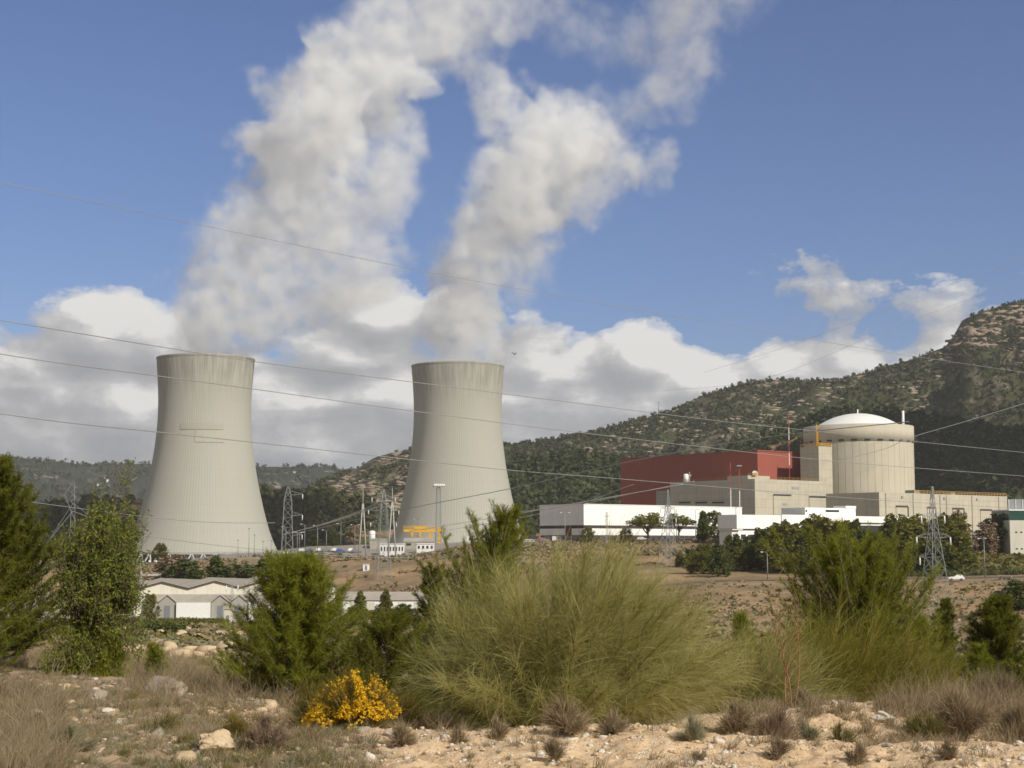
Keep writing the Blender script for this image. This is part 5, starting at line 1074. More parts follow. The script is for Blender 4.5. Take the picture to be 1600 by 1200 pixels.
rs = np.random.RandomState(52); n = 3400; a = rs.rand(n) * 6.28; e = np.sqrt(rs.rand(n)); hh = .56
lump = .80 + .30 * np.sin(a * 3 + 1) * np.cos(a * 2) + .16 * np.sin(a * 11 + 2)
zc = hh * (1.0 - .62 * e ** 2) * lump * (.55 + .45 * rs.rand(n) ** .4); C = np.stack([np.cos(a) * e * .43 * 1.02 - .02, np.sin(a) * e * .40, zc + .03], -1)
keep_ = (C[:, 2] > .08) & (rs.rand(n) > .25 + 1.3 * np.clip(C[:, 0], 0, .45)) & (fbm(C[:, 0] * 9, C[:, 2] * 9 + C[:, 1] * 5, 3) > -.07); C = C[keep_]; n = len(C)
V, Q = clumps(C, np.full(n, .016), np.full(n, .016), 6, .014, 53); link('flowers', np_mesh('flowers', V, Q), M_GORSE, g)
small_bush(497, 15.4, .62, .50, 'rusty brown half dead bush behind the left side of the gorse', 54, 4200, M_GORSEG)
small_bush(620, 14.9, .55, .42, 'brown green bush squeezed between the gorse and the big broom bush', 55, 3600, M_GORSEG)
small_bush(370, 13.2, .34, .24, 'small yellow green gorse tuft above the pale boulder', 56, 2600, M_GORSEG)
SH = [(778, 12.6, .22, .19, 'leafless brown shrub right of the sandy bank centre', M_DRYB), (716, 12.3, .16, .13, 'leafless brown shrub in front of the broom bush, left of its neighbour', M_DRYB), (627, 12.2, .22, .24, 'thin brown shrub on the sand right of the gorse', M_DRYB),
      (890, 13.0, .42, .32, 'dense brown shrub before the middle of the big broom bush', M_DRYB), (868, 11.7, .20, .22, 'pale dry grass tuft at the bottom centre edge', M_DRY), (960, 13.0, .34, .20, 'grey dry shrub right of the purplish shrub', M_DRY), (1082, 12.7, .36, .20, 'silvery grey green cushion shrub below the broom bush', M_GREYG),
      (1150, 14.6, .46, .30, 'grey brown shrub at the right foot of the broom bush', M_DRYB), (1205, 14.4, .50, .34, 'pinkish brown shrub around the foot of the reddish saplings', M_PURP), (1262, 14.6, .38, .22, 'grey green shrub between two brown shrubs', M_GREYG), (1312, 14.0, .36, .26, 'brown tussock in the hollow of the right bank', M_OLV),
      (1395, 17.0, .36, .20, 'silvery tuft on the crest of the sandy bank', M_GREYG), (1452, 14.6, .50, .30, 'dark green shrub on the right bank', M_OLV), (1500, 14.8, .60, .52, 'tall brown dry shrub, largest dry one at right', M_DRYB), (1590, 14.3, .55, .44, 'dark brown shrub at the right edge', M_DRYB), (1215, 12.0, .26, .16, 'low dry tussock near the bottom right', M_DRY),
      (1335, 11.8, .2, .17, 'small dry tussock at the bottom edge, right half', M_DRY), (1480, 12.0, .22, .16, 'sparse dry tuft near the bottom right corner', M_DRY), (1250, 17.2, .3, .2, 'dry tuft on top of the right bank', M_DRY), (1560, 17.5, .9, .5, 'wide grey dry shrub behind the right edge shrubs', M_DRY),
      (1090, 11.9, .16, .1, 'tiny dry tuft on the open sand', M_DRY), (60, 14.5, .6, .28, 'brown dry shrub at the left edge', M_DRYB), (110, 12.5, .5, .22, 'dusty green low shrub at left', M_GREYG),
      (420, 12.3, .5, .26, 'brownish heather like shrub right of the pale boulder', M_PURP), (250, 13.6, .5, .22, 'olive low shrub among the stones at left', M_OLV)]
for i, (px, D, w, h, lb, m) in enumerate(SH): small_bush(px, D, w, h, lb, 60 + i, int(900 + 5200 * w * h * 4), m, wid=.0042 if m in (M_DRYB, M_PURP) else .0034)
# reddish saplings and tall dry stems
t = empty('bare_sapling', (KX(1233, 1100) * 16.6, 16.6, GZ(KX(1233, 1100) * 16.6, 16.6)), 'two thin leafless orange brown saplings on the right bank', 'sapling'); rs = np.random.RandomState(3)
for x0, hh, ln in ((-.05, 1.25, -.06), (.05, 1.15, .10), (.02, .8, -.12)):
    pts = [np.array([x0 + ln * s + .03 * math.sin(5 * s), 0, hh * s]) for s in np.linspace(0, 1, 9)]; mb = MB().tube(pts, [.008 * (1 - .8 * s) for s in np.linspace(0, 1, 9)], 6)
    for i in range(12): k = 2 + i % 7; p = pts[k]; d = np.array([rs.normal() * .5, rs.normal() * .4, 1.0]); mb.tube([p, p + d * .14, p + d * .25 + np.array([.03, 0, 0])], [.004, .003, .0015], 4, False)
    mb.build('stem', flat('sapling_bark', (.30, .16, .08)), t)
def stems(px, D, n, h, label, seed, lean):
    rs = np.random.RandomState(seed); x = KX(px, 1100) * D; t = empty('dry_stalk_plant', (x, D, GZ(x, D)), label, 'dry plant', 'tall dry stalks at left')
    for i in range(n):
        L = h * (.6 + .5 * rs.rand()); l = lean * (.5 + rs.rand()) + rs.normal() * .15; pts = [np.array([l * L * s * (.6 + .5 * s), rs.normal() * .02, L * s * (1 - .12 * s * abs(l))]) for s in np.linspace(0, 1, 9)]
        mb = MB().tube(pts, [.0045 * (1 - .7 * s) for s in np.linspace(0, 1, 9)], 5)
        for j in range(5): p = pts[4 + j % 5]; mb.tube([p, p + np.array([rs.normal() * .06, 0, .09])], [.0022, .001], 4, False)
        mb.build('stalk', M_DRY, t)
stems(112, 10.6, 2, .80, 'two long pale stalks bent far to the right over the stony ground', 5, 1.0); stems(40, 10.2, 6, .85, 'upright pale stalks at the left edge', 6, .18); stems(15, 9.9, 6, .6, 'crossing dry stalks in the bottom left corner', 7, .5)

# ---------------------------------------------------------------- rocks
def rock_mat(name, c1, c2):
    m, t, b = mat(name, 0.9, 0.1); c = coords(t); n = noise(t, c, 6, 7, .65); f = noise(t, c, 30, 5, .7); col = mixc(t, ramp(t, n, [(.35, 0), (.65, 1)]), c1, c2); t.links.new(mixc(t, ramp(t, f, [(.5, 0), (.7, .5)]), col, tuple(x * .5 for x in c1)), b.inputs['Base Color']); bump(t, b, n, .6, .03); return m
M_RK = rock_mat('pale_limestone', (.46, .34, .21), (.60, .47, .32)); M_RW = rock_mat('whitish_limestone', (.50, .45, .38), (.66, .61, .53)); M_RG = rock_mat('grey_lichen_stone', (.24, .20, .15), (.38, .32, .25))
from mathutils import noise as mn
def rock(px, py, wpx, hpx, m, label, seed, dmul=1.0):
    D = 10.0
    for _ in range(400):                               # walk out to where the ground meets this line of sight
        x = KX(px, py) * D
        if Z(py, D) <= GZ(x, D): break
        D += .05
    D *= dmul; x = KX(px, py) * D; w = wpx / F * D / 2; h = hpx / F * D; mb = MB().ball((0, 0, 0), 1.0, 4)
    v = []
    for q in mb.v:
        q = Vector(q); n = q * (1 + .55 * mn.noise(q * 1.1 + Vector((seed * 3.1, 0, 0))) + .22 * mn.noise(q * 2.7 + Vector((seed, 7, 0))) + .07 * mn.noise(q * 7))
        for k in range(5):                             # flat broken faces
            nn = Vector((math.sin(seed * 7 + k * 2.1), math.cos(seed * 3 + k * 1.7), math.sin(k * 2.6 + seed))).normalized(); dd = n.dot(nn) - .72
            if dd > 0: n -= nn * dd * .85
        v.append((n.x * w, n.y * w * .9, n.z * h * .62 + h * .30))
    mb.v = v; mb.smooth = [False] * len(mb.f); o = mb.build('rock', m); o.location = (x, D, GZ(x, D) - .01); tag(o, label, 'rock', 'loose rocks on the ground')
for i, r in enumerate([(341, 1175, 56, 32, M_RK, 'pale tan boulder at the bottom left, brightest and biggest loose rock'), (264, 1088, 66, 32, M_RG, 'broad grey weathered rock mound at left'), (150, 1096, 34, 20, M_RG, 'pale wedge shaped rock at left'), (101, 1082, 22, 15, M_RK, 'rounded brownish rock left of the wedge shaped one'),
    (213, 1076, 10, 6, M_RW, 'small white stone in front of the knee high conifer'), (288, 1090, 26, 8, M_RW, 'flat pale stones at the foot of the grey mound'), (210, 1168, 15, 10, M_RK, 'small orange stone left of the pale boulder'), (306, 1182, 15, 11, M_RG, 'small grey stone touching the pale boulder'), (168, 1112, 20, 8, M_RW, 'flat white stone below the wedge shaped rock'),
    (103, 1100, 26, 9, M_RK, 'low tan stone at far left'), (185, 1135, 14, 8, M_RW, 'pale stone above the small orange stone'), (121, 1160, 14, 7, M_RG, 'grey stone at lower far left'), (148, 1063, 12, 5, M_RW, 'tiny white stone behind the wedge shaped rock'), (50, 1148, 20, 10, M_RG, 'dusty stone near the left edge'),
    (1380, 1128, 36, 16, M_RW, 'flat whitish boulder on the right bank'), (1330, 1096, 14, 10, M_RK, 'small tan stone on the crest of the right bank'), (1305, 1100, 14, 6, M_RW, 'flat white stone on the crest left of the tan stone'), (1202, 1106, 12, 7, M_RW, 'white stone on the left end of the right bank'), (1421, 1096, 13, 8, M_RW, 'pale stone at the right end of the bank crest'),
    (1438, 1165, 8, 6, M_RW, 'small pale stone at the front edge right'), (1541, 1172, 10, 7, M_RW, 'small white stone near the bottom right corner'), (1322, 1133, 10, 7, M_RK, 'small round stone in the hollow'), (1165, 1112, 10, 6, M_RW, 'small white stone beside the broom bush'), (1390, 1168, 20, 6, M_RW, 'flat pale slab at the front edge right'), (820, 1148, 14, 9, M_RK, 'tan lump at the sandy crest below the broom bush')]):
    rock(*r, seed=i + 1)
def pebbles(name, n, pxr, dr, size, m, seed, zone=None):
    rs = np.random.RandomState(seed); px = rs.uniform(*pxr, n); D = rs.uniform(*dr, n); X = (px - 800) / F / 1.0054 * D
    if zone is not None:
        k = fbm(X * 1.3 + 5, D * 1.3, 3) > zone; X, D = X[k], D[k]; n = len(X)
    base = np.array(MB().ball((0, 0, 0), 1, 0).v); fc = np.array(MB().ball((0, 0, 0), 1, 0).f)
    s = size * (.3 + rs.rand(n) ** 4 * 1.8); J = base[None] * (1 + .35 * rs.normal(size=(n, 12, 1)) * .6); sc = (.6 + .7 * rs.rand(n, 1, 3)) * np.array([1.1, 1.1, .7]); a = rs.rand(n) * 6.28
    V = J * sc * s[:, None, None]; c_, s_ = np.cos(a)[:, None], np.sin(a)[:, None]; V = np.stack([V[..., 0] * c_ - V[..., 1] * s_, V[..., 0] * s_ + V[..., 1] * c_, V[..., 2]], -1)
    V += np.stack([X, D, ground_z(X, D) + s * .12], -1)[:, None, :]
    o = link(name, np_mesh(name, V.reshape(-1, 3), (np.arange(n)[:, None, None] * 12 + fc[None]).reshape(-1, 3)), m); tag(o, kind='stuff')
pebbles('gravel', 12000, (-60, 1660), (9.5, 19), .009, M_RW, 5, -.03); pebbles('gravel', 20000, (-60, 1660), (9.5, 22), .011, M_RK, 6, -.12); pebbles('gravel', 1600, (500, 1700), (10, 19), .024, M_RW, 18, .0); pebbles('gravel', 2200, (-100, 620), (10, 26), .035, M_RG, 7, .0); pebbles('gravel', 700, (-100, 620), (11, 24), .06, M_RK, 17, .05); pebbles('stones', 1500, (100, 480), (60, 380), .5, M_RK, 8, .0)
# rock outcrops on the hillside
def outcrops(n, seed, pxr, kr, size, m, thr):
    rs = np.random.RandomState(seed); Pn = on_hill('rocky_hill', rs.uniform(*pxr, n), rs.uniform(*kr, n)); k = fbm(Pn[:, 0] * .02 + 3, Pn[:, 1] * .012 + 8, 4) > thr; Pn = Pn[k]; n = len(Pn)
    base = np.array(MB().ball((0, 0, 0), 1, 0).v); fc = np.array(MB().ball((0, 0, 0), 1, 0).f); s = size * (.35 + rs.rand(n) ** 2 * 1.4)
    V = base[None] * (.55 + .9 * rs.rand(n, 12, 1)) * s[:, None, None] * np.array([2.3, 1, .6]) + Pn[:, None, :]
    o = link('rock_outcrop', np_mesh('rock_outcrop', V.reshape(-1, 3), (np.arange(n)[:, None, None] * 12 + fc[None]).reshape(-1, 3)), m); tag(o, kind='stuff')
M_RH = rock_mat('hillside_rock', (.25, .20, .15), (.36, .29, .22)); M_RO = rock_mat('orange_cliff_rock', (.25, .19, .14), (.34, .27, .21))
outcrops(5000, 4, (480, 1500), (.05, 1.0), 2.1, M_RH, .02); outcrops(800, 5, (1495, 1900), (.82, .98), 3.4, M_RO, .0); outcrops(1600, 6, (1200, 1800), (.3, .8), 2.4, M_RO, .1); outcrops(1500, 7, (530, 665), (.15, .95), 2.2, M_RO, -.08)

# ---------------------------------------------------------------- ground cover
def tufts(name, n, per, pxr, dr, h, m, seed, thr=-1, w=.003, lean=.2, dpow=1.0, avoid=None):
    rs = np.random.RandomState(seed); px = rs.uniform(*pxr, n); D = dr[0] + (dr[1] - dr[0]) * rs.rand(n) ** dpow; X = (px - 800) / F / 1.0054 * D
    k = fbm(X * .8 + seed, D * .8, 3) > thr
    if avoid: k &= ~((px > avoid[0]) & (px < avoid[1]) & (D > avoid[2]) & (D < avoid[3]))
    X, D = X[k], D[k]; n = len(X); Zg = ground_z(X, D)
    hh = h * (.35 + .9 * rs.rand(n)); r = hh * .35; O = np.repeat(np.stack([X, D, Zg - .01], -1), per, 0) + rs.normal(size=(n * per, 3)) * np.array([1, 1, 0]) * np.repeat(r, per)[:, None] * .5
    Dn = unit(rs.normal(size=(n * per, 3)) * np.array([.5, .5, .15]) + np.array([lean, 0, 1.0])); H2 = np.repeat(hh, per) * (.4 + .7 * rs.rand(n * per))
    Dn[:, 2] = np.abs(Dn[:, 2]); C = rs.normal(size=(n * per, 3)) * .25 * np.array([1, 1, .3])
    V, Q = ribbons(O, Dn, H2, C, w * (1 + np.repeat(D, per) / 14 * .6), 2, seed); o = link(name, np_mesh(name, V, Q), m); tag(o, kind='stuff')
tufts('dry_grass', 2600, 46, (-90, 600), (10.2, 30), .12, M_DRY, 71, -.02, dpow=1.1); tufts('dry_grass', 2000, 46, (-90, 560), (10.2, 26), .11, M_DRYB, 72, -.02); tufts('low_scrub', 2000, 44, (-90, 560), (10.2, 24), .10, M_GREYG, 73, .0); tufts('low_scrub', 900, 60, (-90, 560), (10.5, 24), .13, M_OLV, 91, .05)
tufts('tall_dry_grass', 500, 60, (-90, 110), (10.8, 20), .26, M_DRY, 76, -.15, lean=.3); tufts('tall_dry_grass', 450, 60, (200, 470), (18, 40), .42, M_DRY, 77, -.1, lean=.2)
tufts('dry_grass', 1100, 46, (1130, 1700), (13.4, 20), .17, M_DRYB, 74, -.05); tufts('dry_grass', 900, 46, (1130, 1700), (13.4, 22), .2, M_DRY, 75, -.05); tufts('dry_grass', 700, 26, (480, 1700), (10.4, 13.6), .06, M_DRY, 78, .0); tufts('dry_grass', 90, 40, (480, 1700), (10.6, 13.6), .15, M_DRY, 92, -.1)
tufts('tall_dry_grass', 900, 60, (1380, 1760), (16, 34), .50, M_DRY, 79, -.3, lean=.25); tufts('tall_dry_grass', 500, 60, (560, 700), (14.5, 20), .25, M_DRYB, 80, -.3)
def scrub(name, n, pxr, dr, size, m, seed, thr, nq=16, dpow=1.0):
    rs = np.random.RandomState(seed); px = rs.uniform(*pxr, n); D = dr[0] + (dr[1] - dr[0]) * rs.rand(n) ** dpow; X = (px - 800) / F / 1.0054 * D
    k = fbm(X * .05 + seed, D * .05, 4) > thr; k &= ~((np.abs(D - (424 + (px - 950) * .02)) < 6) & (px > 940)); X, D = X[k], D[k]; n = len(X); s = size * (.4 + rs.rand(n)) ; C = np.stack([X, D, ground_z(X, D) + s * .25], -1)
    V, Q = clumps(C, s * .8, s * .45, nq, s * .8, seed); o = link(name, np_mesh(name, V, Q), m); tag(o, kind='stuff')
tufts('dry_grass', 3400, 40, (-150, 1800), (28, 130), .42, M_DRY, 81, -.06, dpow=1.3); tufts('low_scrub', 2200, 44, (-150, 1800), (28, 140), .45, M_DRYB, 82, .0, dpow=1.3); tufts('low_scrub', 900, 60, (-150, 1800), (28, 140), .5, M_OLV, 90, .06, dpow=1.3)
scrub('scrub', 14000, (-150, 1800), (125, 425), .62, M_DRYB, 83, -.06, 9, 1.5); scrub('scrub', 9000, (-150, 1800), (125, 425), .7, M_GREYG, 84, .0, 10, 1.5); scrub('scrub', 4200, (-150, 1800), (125, 400), .85, M_OLV, 85, .06, 12, 1.5)
scrub('scrub', 11000, (200, 1150), (505, 600), .8, M_DRYB, 86, -.02, 9); scrub('scrub', 2800, (200, 1150), (505, 605), 1.0, M_GREYG, 87, .03); scrub('scrub', 2500, (1350, 1700), (446, 560), 1.4, M_OLV, 88, -.3); scrub('scrub', 2500, (1380, 1700), (446, 560), 1.0, M_PINEM, 89, -.3)

# ---------------------------------------------------------------- mid-distance trees
def tree_meshes(kind, seed, hgt=10.0):
    rs = np.random.RandomState(seed); tr = MB(); H = hgt; Cs = []; rx = []; rz = []
    if kind == 'umbrella':
        tr.tube([(0, 0, -1), (.2, 0, H * .3), (0, 0, H * .55)], [.35, .28, .2], 7); nl = 26
        for i in range(nl):
            a = rs.rand() * 6.28; e = rs.rand() ** .5; z = H * (.62 + .30 * (1 - e * e) * rs.rand() + .05 * rs.rand()); c = (math.cos(a) * e * H * .46, math.sin(a) * e * H * .4, z); Cs.append(c); rx.append(H * .13); rz.append(H * .10); tr.tube([(0, 0, H * (.3 + .2 * rs.rand())), c], [.12, .04], 5, False)
    else:
        tr.tube([(0, 0, -1), (.1, 0, H * .5), (0, 0, H * .95)], [.26, .16, .04], 7); nl = 34
        for i in range(nl):
            k = (i + rs.rand()) / nl; a = i * 2.4 + rs.rand(); pr = {'cone': (1 - k) * .30 + .03, 'round': .30 * math.sqrt(max(0.02, 1 - (k * 1.5 - .6) ** 2)) , 'thin': (1 - k) * .14 + .03}[kind]; e = .35 + .65 * rs.rand(); z = H * (.10 + .86 * k)
            c = (math.cos(a) * pr * e * H, math.sin(a) * pr * e * H, z + H * .02 * rs.rand()); Cs.append(c); q = .062 + pr * .28 * rs.rand(); rx.append(H * q); rz.append(H * q * 1.15); tr.tube([(0, 0, z - H * .04), c], [.08, .03], 4, False)
        Cs.append((0, 0, H * .93)); rx.append(H * .035); rz.append(H * .07)
    V, Q = clumps(np.array(Cs), np.array(rx), np.array(rz), 95, .42 * H / 10, seed); return tr.mesh('trunk'), np_mesh('crown', V, Q)
LIB = {k: [tree_meshes(k, 200 + 10 * i + j) for j in range(4 if k in ('cone', 'round') else 1)] for i, k in enumerate(('cone', 'round', 'umbrella', 'thin'))}
def tree(kind, px, D, top, label, group=None, m=None, var=0, name='pine_tree', base=None, wide=1.0, cat=None):
    x = KX(px, 880) * D; z0 = GZ(x, D) - .2; H = Z(top, D) - z0; tm, cm = LIB[kind][var % len(LIB[kind])]; t = empty(name, (x, D, z0), label, cat or name.replace('_', ' '), group, (px * 1.7) % 6.28); t.scale = (H / 10 * wide, H / 10 * wide, H / 10)
    o = bpy.data.objects.new('trunk', tm); COL.objects.link(o); o.parent = t
    if not tm.materials: tm.materials.append(M_BARK)
    c = bpy.data.objects.new('crown', cm); COL.objects.link(c); c.parent = t
    if not cm.materials: cm.materials.append(M_PINEM)
    c.material_slots[0].link = 'OBJECT'; c.material_slots[0].material = m or M_PINEM; return t
rr_ = random.Random(11); ORD = ['first', 'second', 'third', 'fourth', 'fifth', 'sixth', 'seventh', 'eighth', 'ninth', 'tenth', 'eleventh', 'twelfth', 'thirteenth', 'fourteenth', 'fifteenth', 'sixteenth', 'seventeenth', 'eighteenth', 'nineteenth', 'twentieth']
ORD += ['twenty-' + w for w in ORD[:9]] + ['thirtieth'] + ['thirty-' + w for w in ORD[:9]] + ['fortieth'] + ['forty-' + w for w in ORD[:9]]
sil = [(1050, 866), (1085, 856), (1110, 846), (1140, 836), (1160, 831), (1190, 826), (1230, 812), (1260, 810), (1290, 802), (1310, 818), (1345, 812), (1375, 834), (1395, 803), (1425, 804), (1450, 815), (1475, 804), (1495, 810), (1515, 838), (1530, 850)]
back = sorted([(1062 + i * 15.3 + rr_.uniform(-4, 4)) for i in range(30)])
for i, px in enumerate(back):
    top = np.interp(px, [s[0] for s in sil], [s[1] for s in sil]) + rr_.choice((0, 2, 4, 9)); D = rr_.uniform(482, 506); k = rr_.choice(('cone', 'round', 'cone'))
    tree(k, px, D, top, f'{ORD[i]} pine from the left in the tall back row below the reactor', 'back row of pines on the bank below the plant', rr_.choice((M_PINEM, M_PINEM2, M_PINEM)), i, wide=1.25)
front = sorted([(1085 + i * 17.5 + rr_.uniform(-5, 5)) for i in range(24)])
for i, px in enumerate(front):
    D = rr_.uniform(448, 478); top = np.interp(px, [s[0] for s in sil], [s[1] for s in sil]) + rr_.uniform(6, 24)
    tree('round' if rr_.random() < .5 else 'cone', px, D, top, f'{ORD[i]} pine from the left in the lower front row above the road', 'front row of pines beside the road', rr_.choice((M_PINEM, M_PINEM2)), i + 1, wide=1.4)
G_ = 'trees scattered around the plant'
for kind, px, D, top, lab, m, nm, wd in (
    ('umbrella', 1012, 566, 799.5, 'left one of two umbrella pines before the white hall, fully rounded', M_PINEM, 'umbrella_pine', 1.15), ('umbrella', 1062, 574, 801, 'right umbrella pine, partly behind the lattice pylon', M_PINEM, 'umbrella_pine', 1.05),
    ('thin', 1099, 570, 799, 'slim dark cypress at the right end of the white hall', M_PINEM2, 'cypress', 1.2), ('round', 919, 574, 825, 'small round tree before the corner of the white hall', M_PINEM, 'small_tree', 1.6), ('round', 978, 572, 826, 'small round tree left of the umbrella pines', M_PINEM, 'small_tree', 1.7),
    ('round', 1116, 590, 800, 'treetop showing above the roof of the grey annex', M_PINEM, 'small_tree', 1.3), ('round', 1562, 556, 806, 'dark tree behind the carport', M_PINEM2, 'small_tree', 1.4), ('round', 1545, 552, 818, 'pinkish bare tree in front of the carport', M_PURP, 'bare_tree', 1.5), ('round', 1500, 540, 800, 'grey bare tree before the concrete hall, right of the pylon', M_DRYB, 'bare_tree', .9),
    ('round', 1106, 505, 852, 'purplish bare thicket at the left end of the pine bank', M_PURP, 'bare_tree', 2.0), ('round', 1085, 500, 864, 'low purplish thicket left of its taller neighbour', M_PURP, 'bare_tree', 2.2),
    ('round', 250, 640, 850, 'small tree at the foot of the left cooling tower', M_PINEM, 'small_tree', 1.5), ('round', 291, 520, 877, 'round dark bush left of the conical pine on the embankment', M_PINEM2, 'small_tree', 1.8), ('round', 274, 528, 870, 'purple grey bare bush beside the switchyard frame', M_PURP, 'bare_tree', 2.0),
    ('cone', 337, 505, 869, 'conical dark pine above the first roof valley of the gabled warehouse', M_PINEM2, 'pine_tree', 1.35), ('round', 372, 508, 884, 'wide dark bush behind the second warehouse gable', M_PINEM2, 'small_tree', 2.4), ('round', 395, 512, 886, 'lower dark bush right of the wide one', M_PINEM2, 'small_tree', 2.0), ('cone', 413, 515, 874, 'conical dark tree behind the third warehouse gable', M_PINEM2, 'pine_tree', 1.7),
    ('round', 237, 396, 929, 'small solitary tree in front of the grey porches', M_PINEM, 'small_tree', .95), ('cone', 563, 400, 924, 'left one of two small trees before the long white warehouse', M_PINEM, 'small_tree', 1.3), ('cone', 603, 400, 923, 'right one of two small trees before the long white warehouse', M_PINEM, 'small_tree', 1.3), ('round', 552, 385, 948, 'low bush at the left end of the long warehouse', M_PINEM2, 'small_tree', 1.8), ('round', 632, 390, 944, 'dark bush at the right end of the long warehouse', M_PINEM2, 'small_tree', 2.2),
 ('round', 1592, 330, 908, 'dark bush on the dirt slope at the right edge', M_PINEM2, 'small_tree', 2.2), ('round', 555, 700, 822, 'leafless tree in the car park', M_DRYB, 'bare_tree', 1.2), ('round', 520, 680, 833, 'dark tree at the back of the car park', M_PINEM2, 'small_tree', 1.5), ('round', 490, 690, 836, 'dark bushy tree behind the thick pale lamp post', M_PINEM2, 'small_tree', 1.8)):
    tree(kind, px, D, top, lab, G_, m, int(px) % 4, nm, wide=wd, cat='tree' if 'tree' in nm else None)
def hedge(pts, h, w, label, m, seed):
    rs = np.random.RandomState(seed); P3 = []
    for a, c in zip(pts[:-1], pts[1:]):
        a, c = Vector(a), Vector(c); n = max(2, int((c - a).length / .6)); P3 += [a.lerp(c, i / n) for i in range(n)]
    C = np.array([(p.x + rs.normal() * w * .25, p.y + rs.normal() * w * .3, GZ(p.x, p.y) + h * (.3 + .35 * rs.rand())) for p in P3 for _ in range(4)]); o0 = P3[0]; V, Q = clumps(C, np.full(len(C), w * .5), np.full(len(C), h * .4), 40, .35, seed)
    t = empty('hedge', (o0.x, o0.y, GZ(o0.x, o0.y)), label, 'hedge', 'hedges in front of the warehouses'); o = link('foliage', np_mesh('foliage', V - np.array(t.location), Q), m, t)
    mb = MB(); [mb.tube([Vector((p.x, p.y, GZ(p.x, p.y) - .3)) - t.location, Vector((p.x, p.y, GZ(p.x, p.y) + h * .6)) - t.location], .08, 5) for p in P3[::6]]; mb.build('stem', M_BARK, t)
hedge([(KX(p, 970) * d, d) for p, d in ((100, 360), (220, 352), (330, 356), (352, 360))], 2.0, 3.0, 'broad dark green hedge below the grey porches', M_PINEM, 1); hedge([(KX(p, 950) * d, d) for p, d in ((548, 418), (600, 418), (660, 418))], 1.6, 1.4, 'clipped brown green hedge before the long white warehouse', M_OLV, 2); hedge([(KX(p, 970) * d, d) for p, d in ((215, 395), (300, 394), (352, 394))], 1.0, 1.0, 'thin clipped hedge right under the white panels', M_PINEM2, 3)
hedge([(KX(p, 990) * d, d) for p, d in ((228, 280), (260, 276), (285, 274))], 2.2, 3.5, 'dense rounded bush row on the stony slope below the hedge', M_PINEM2, 4)
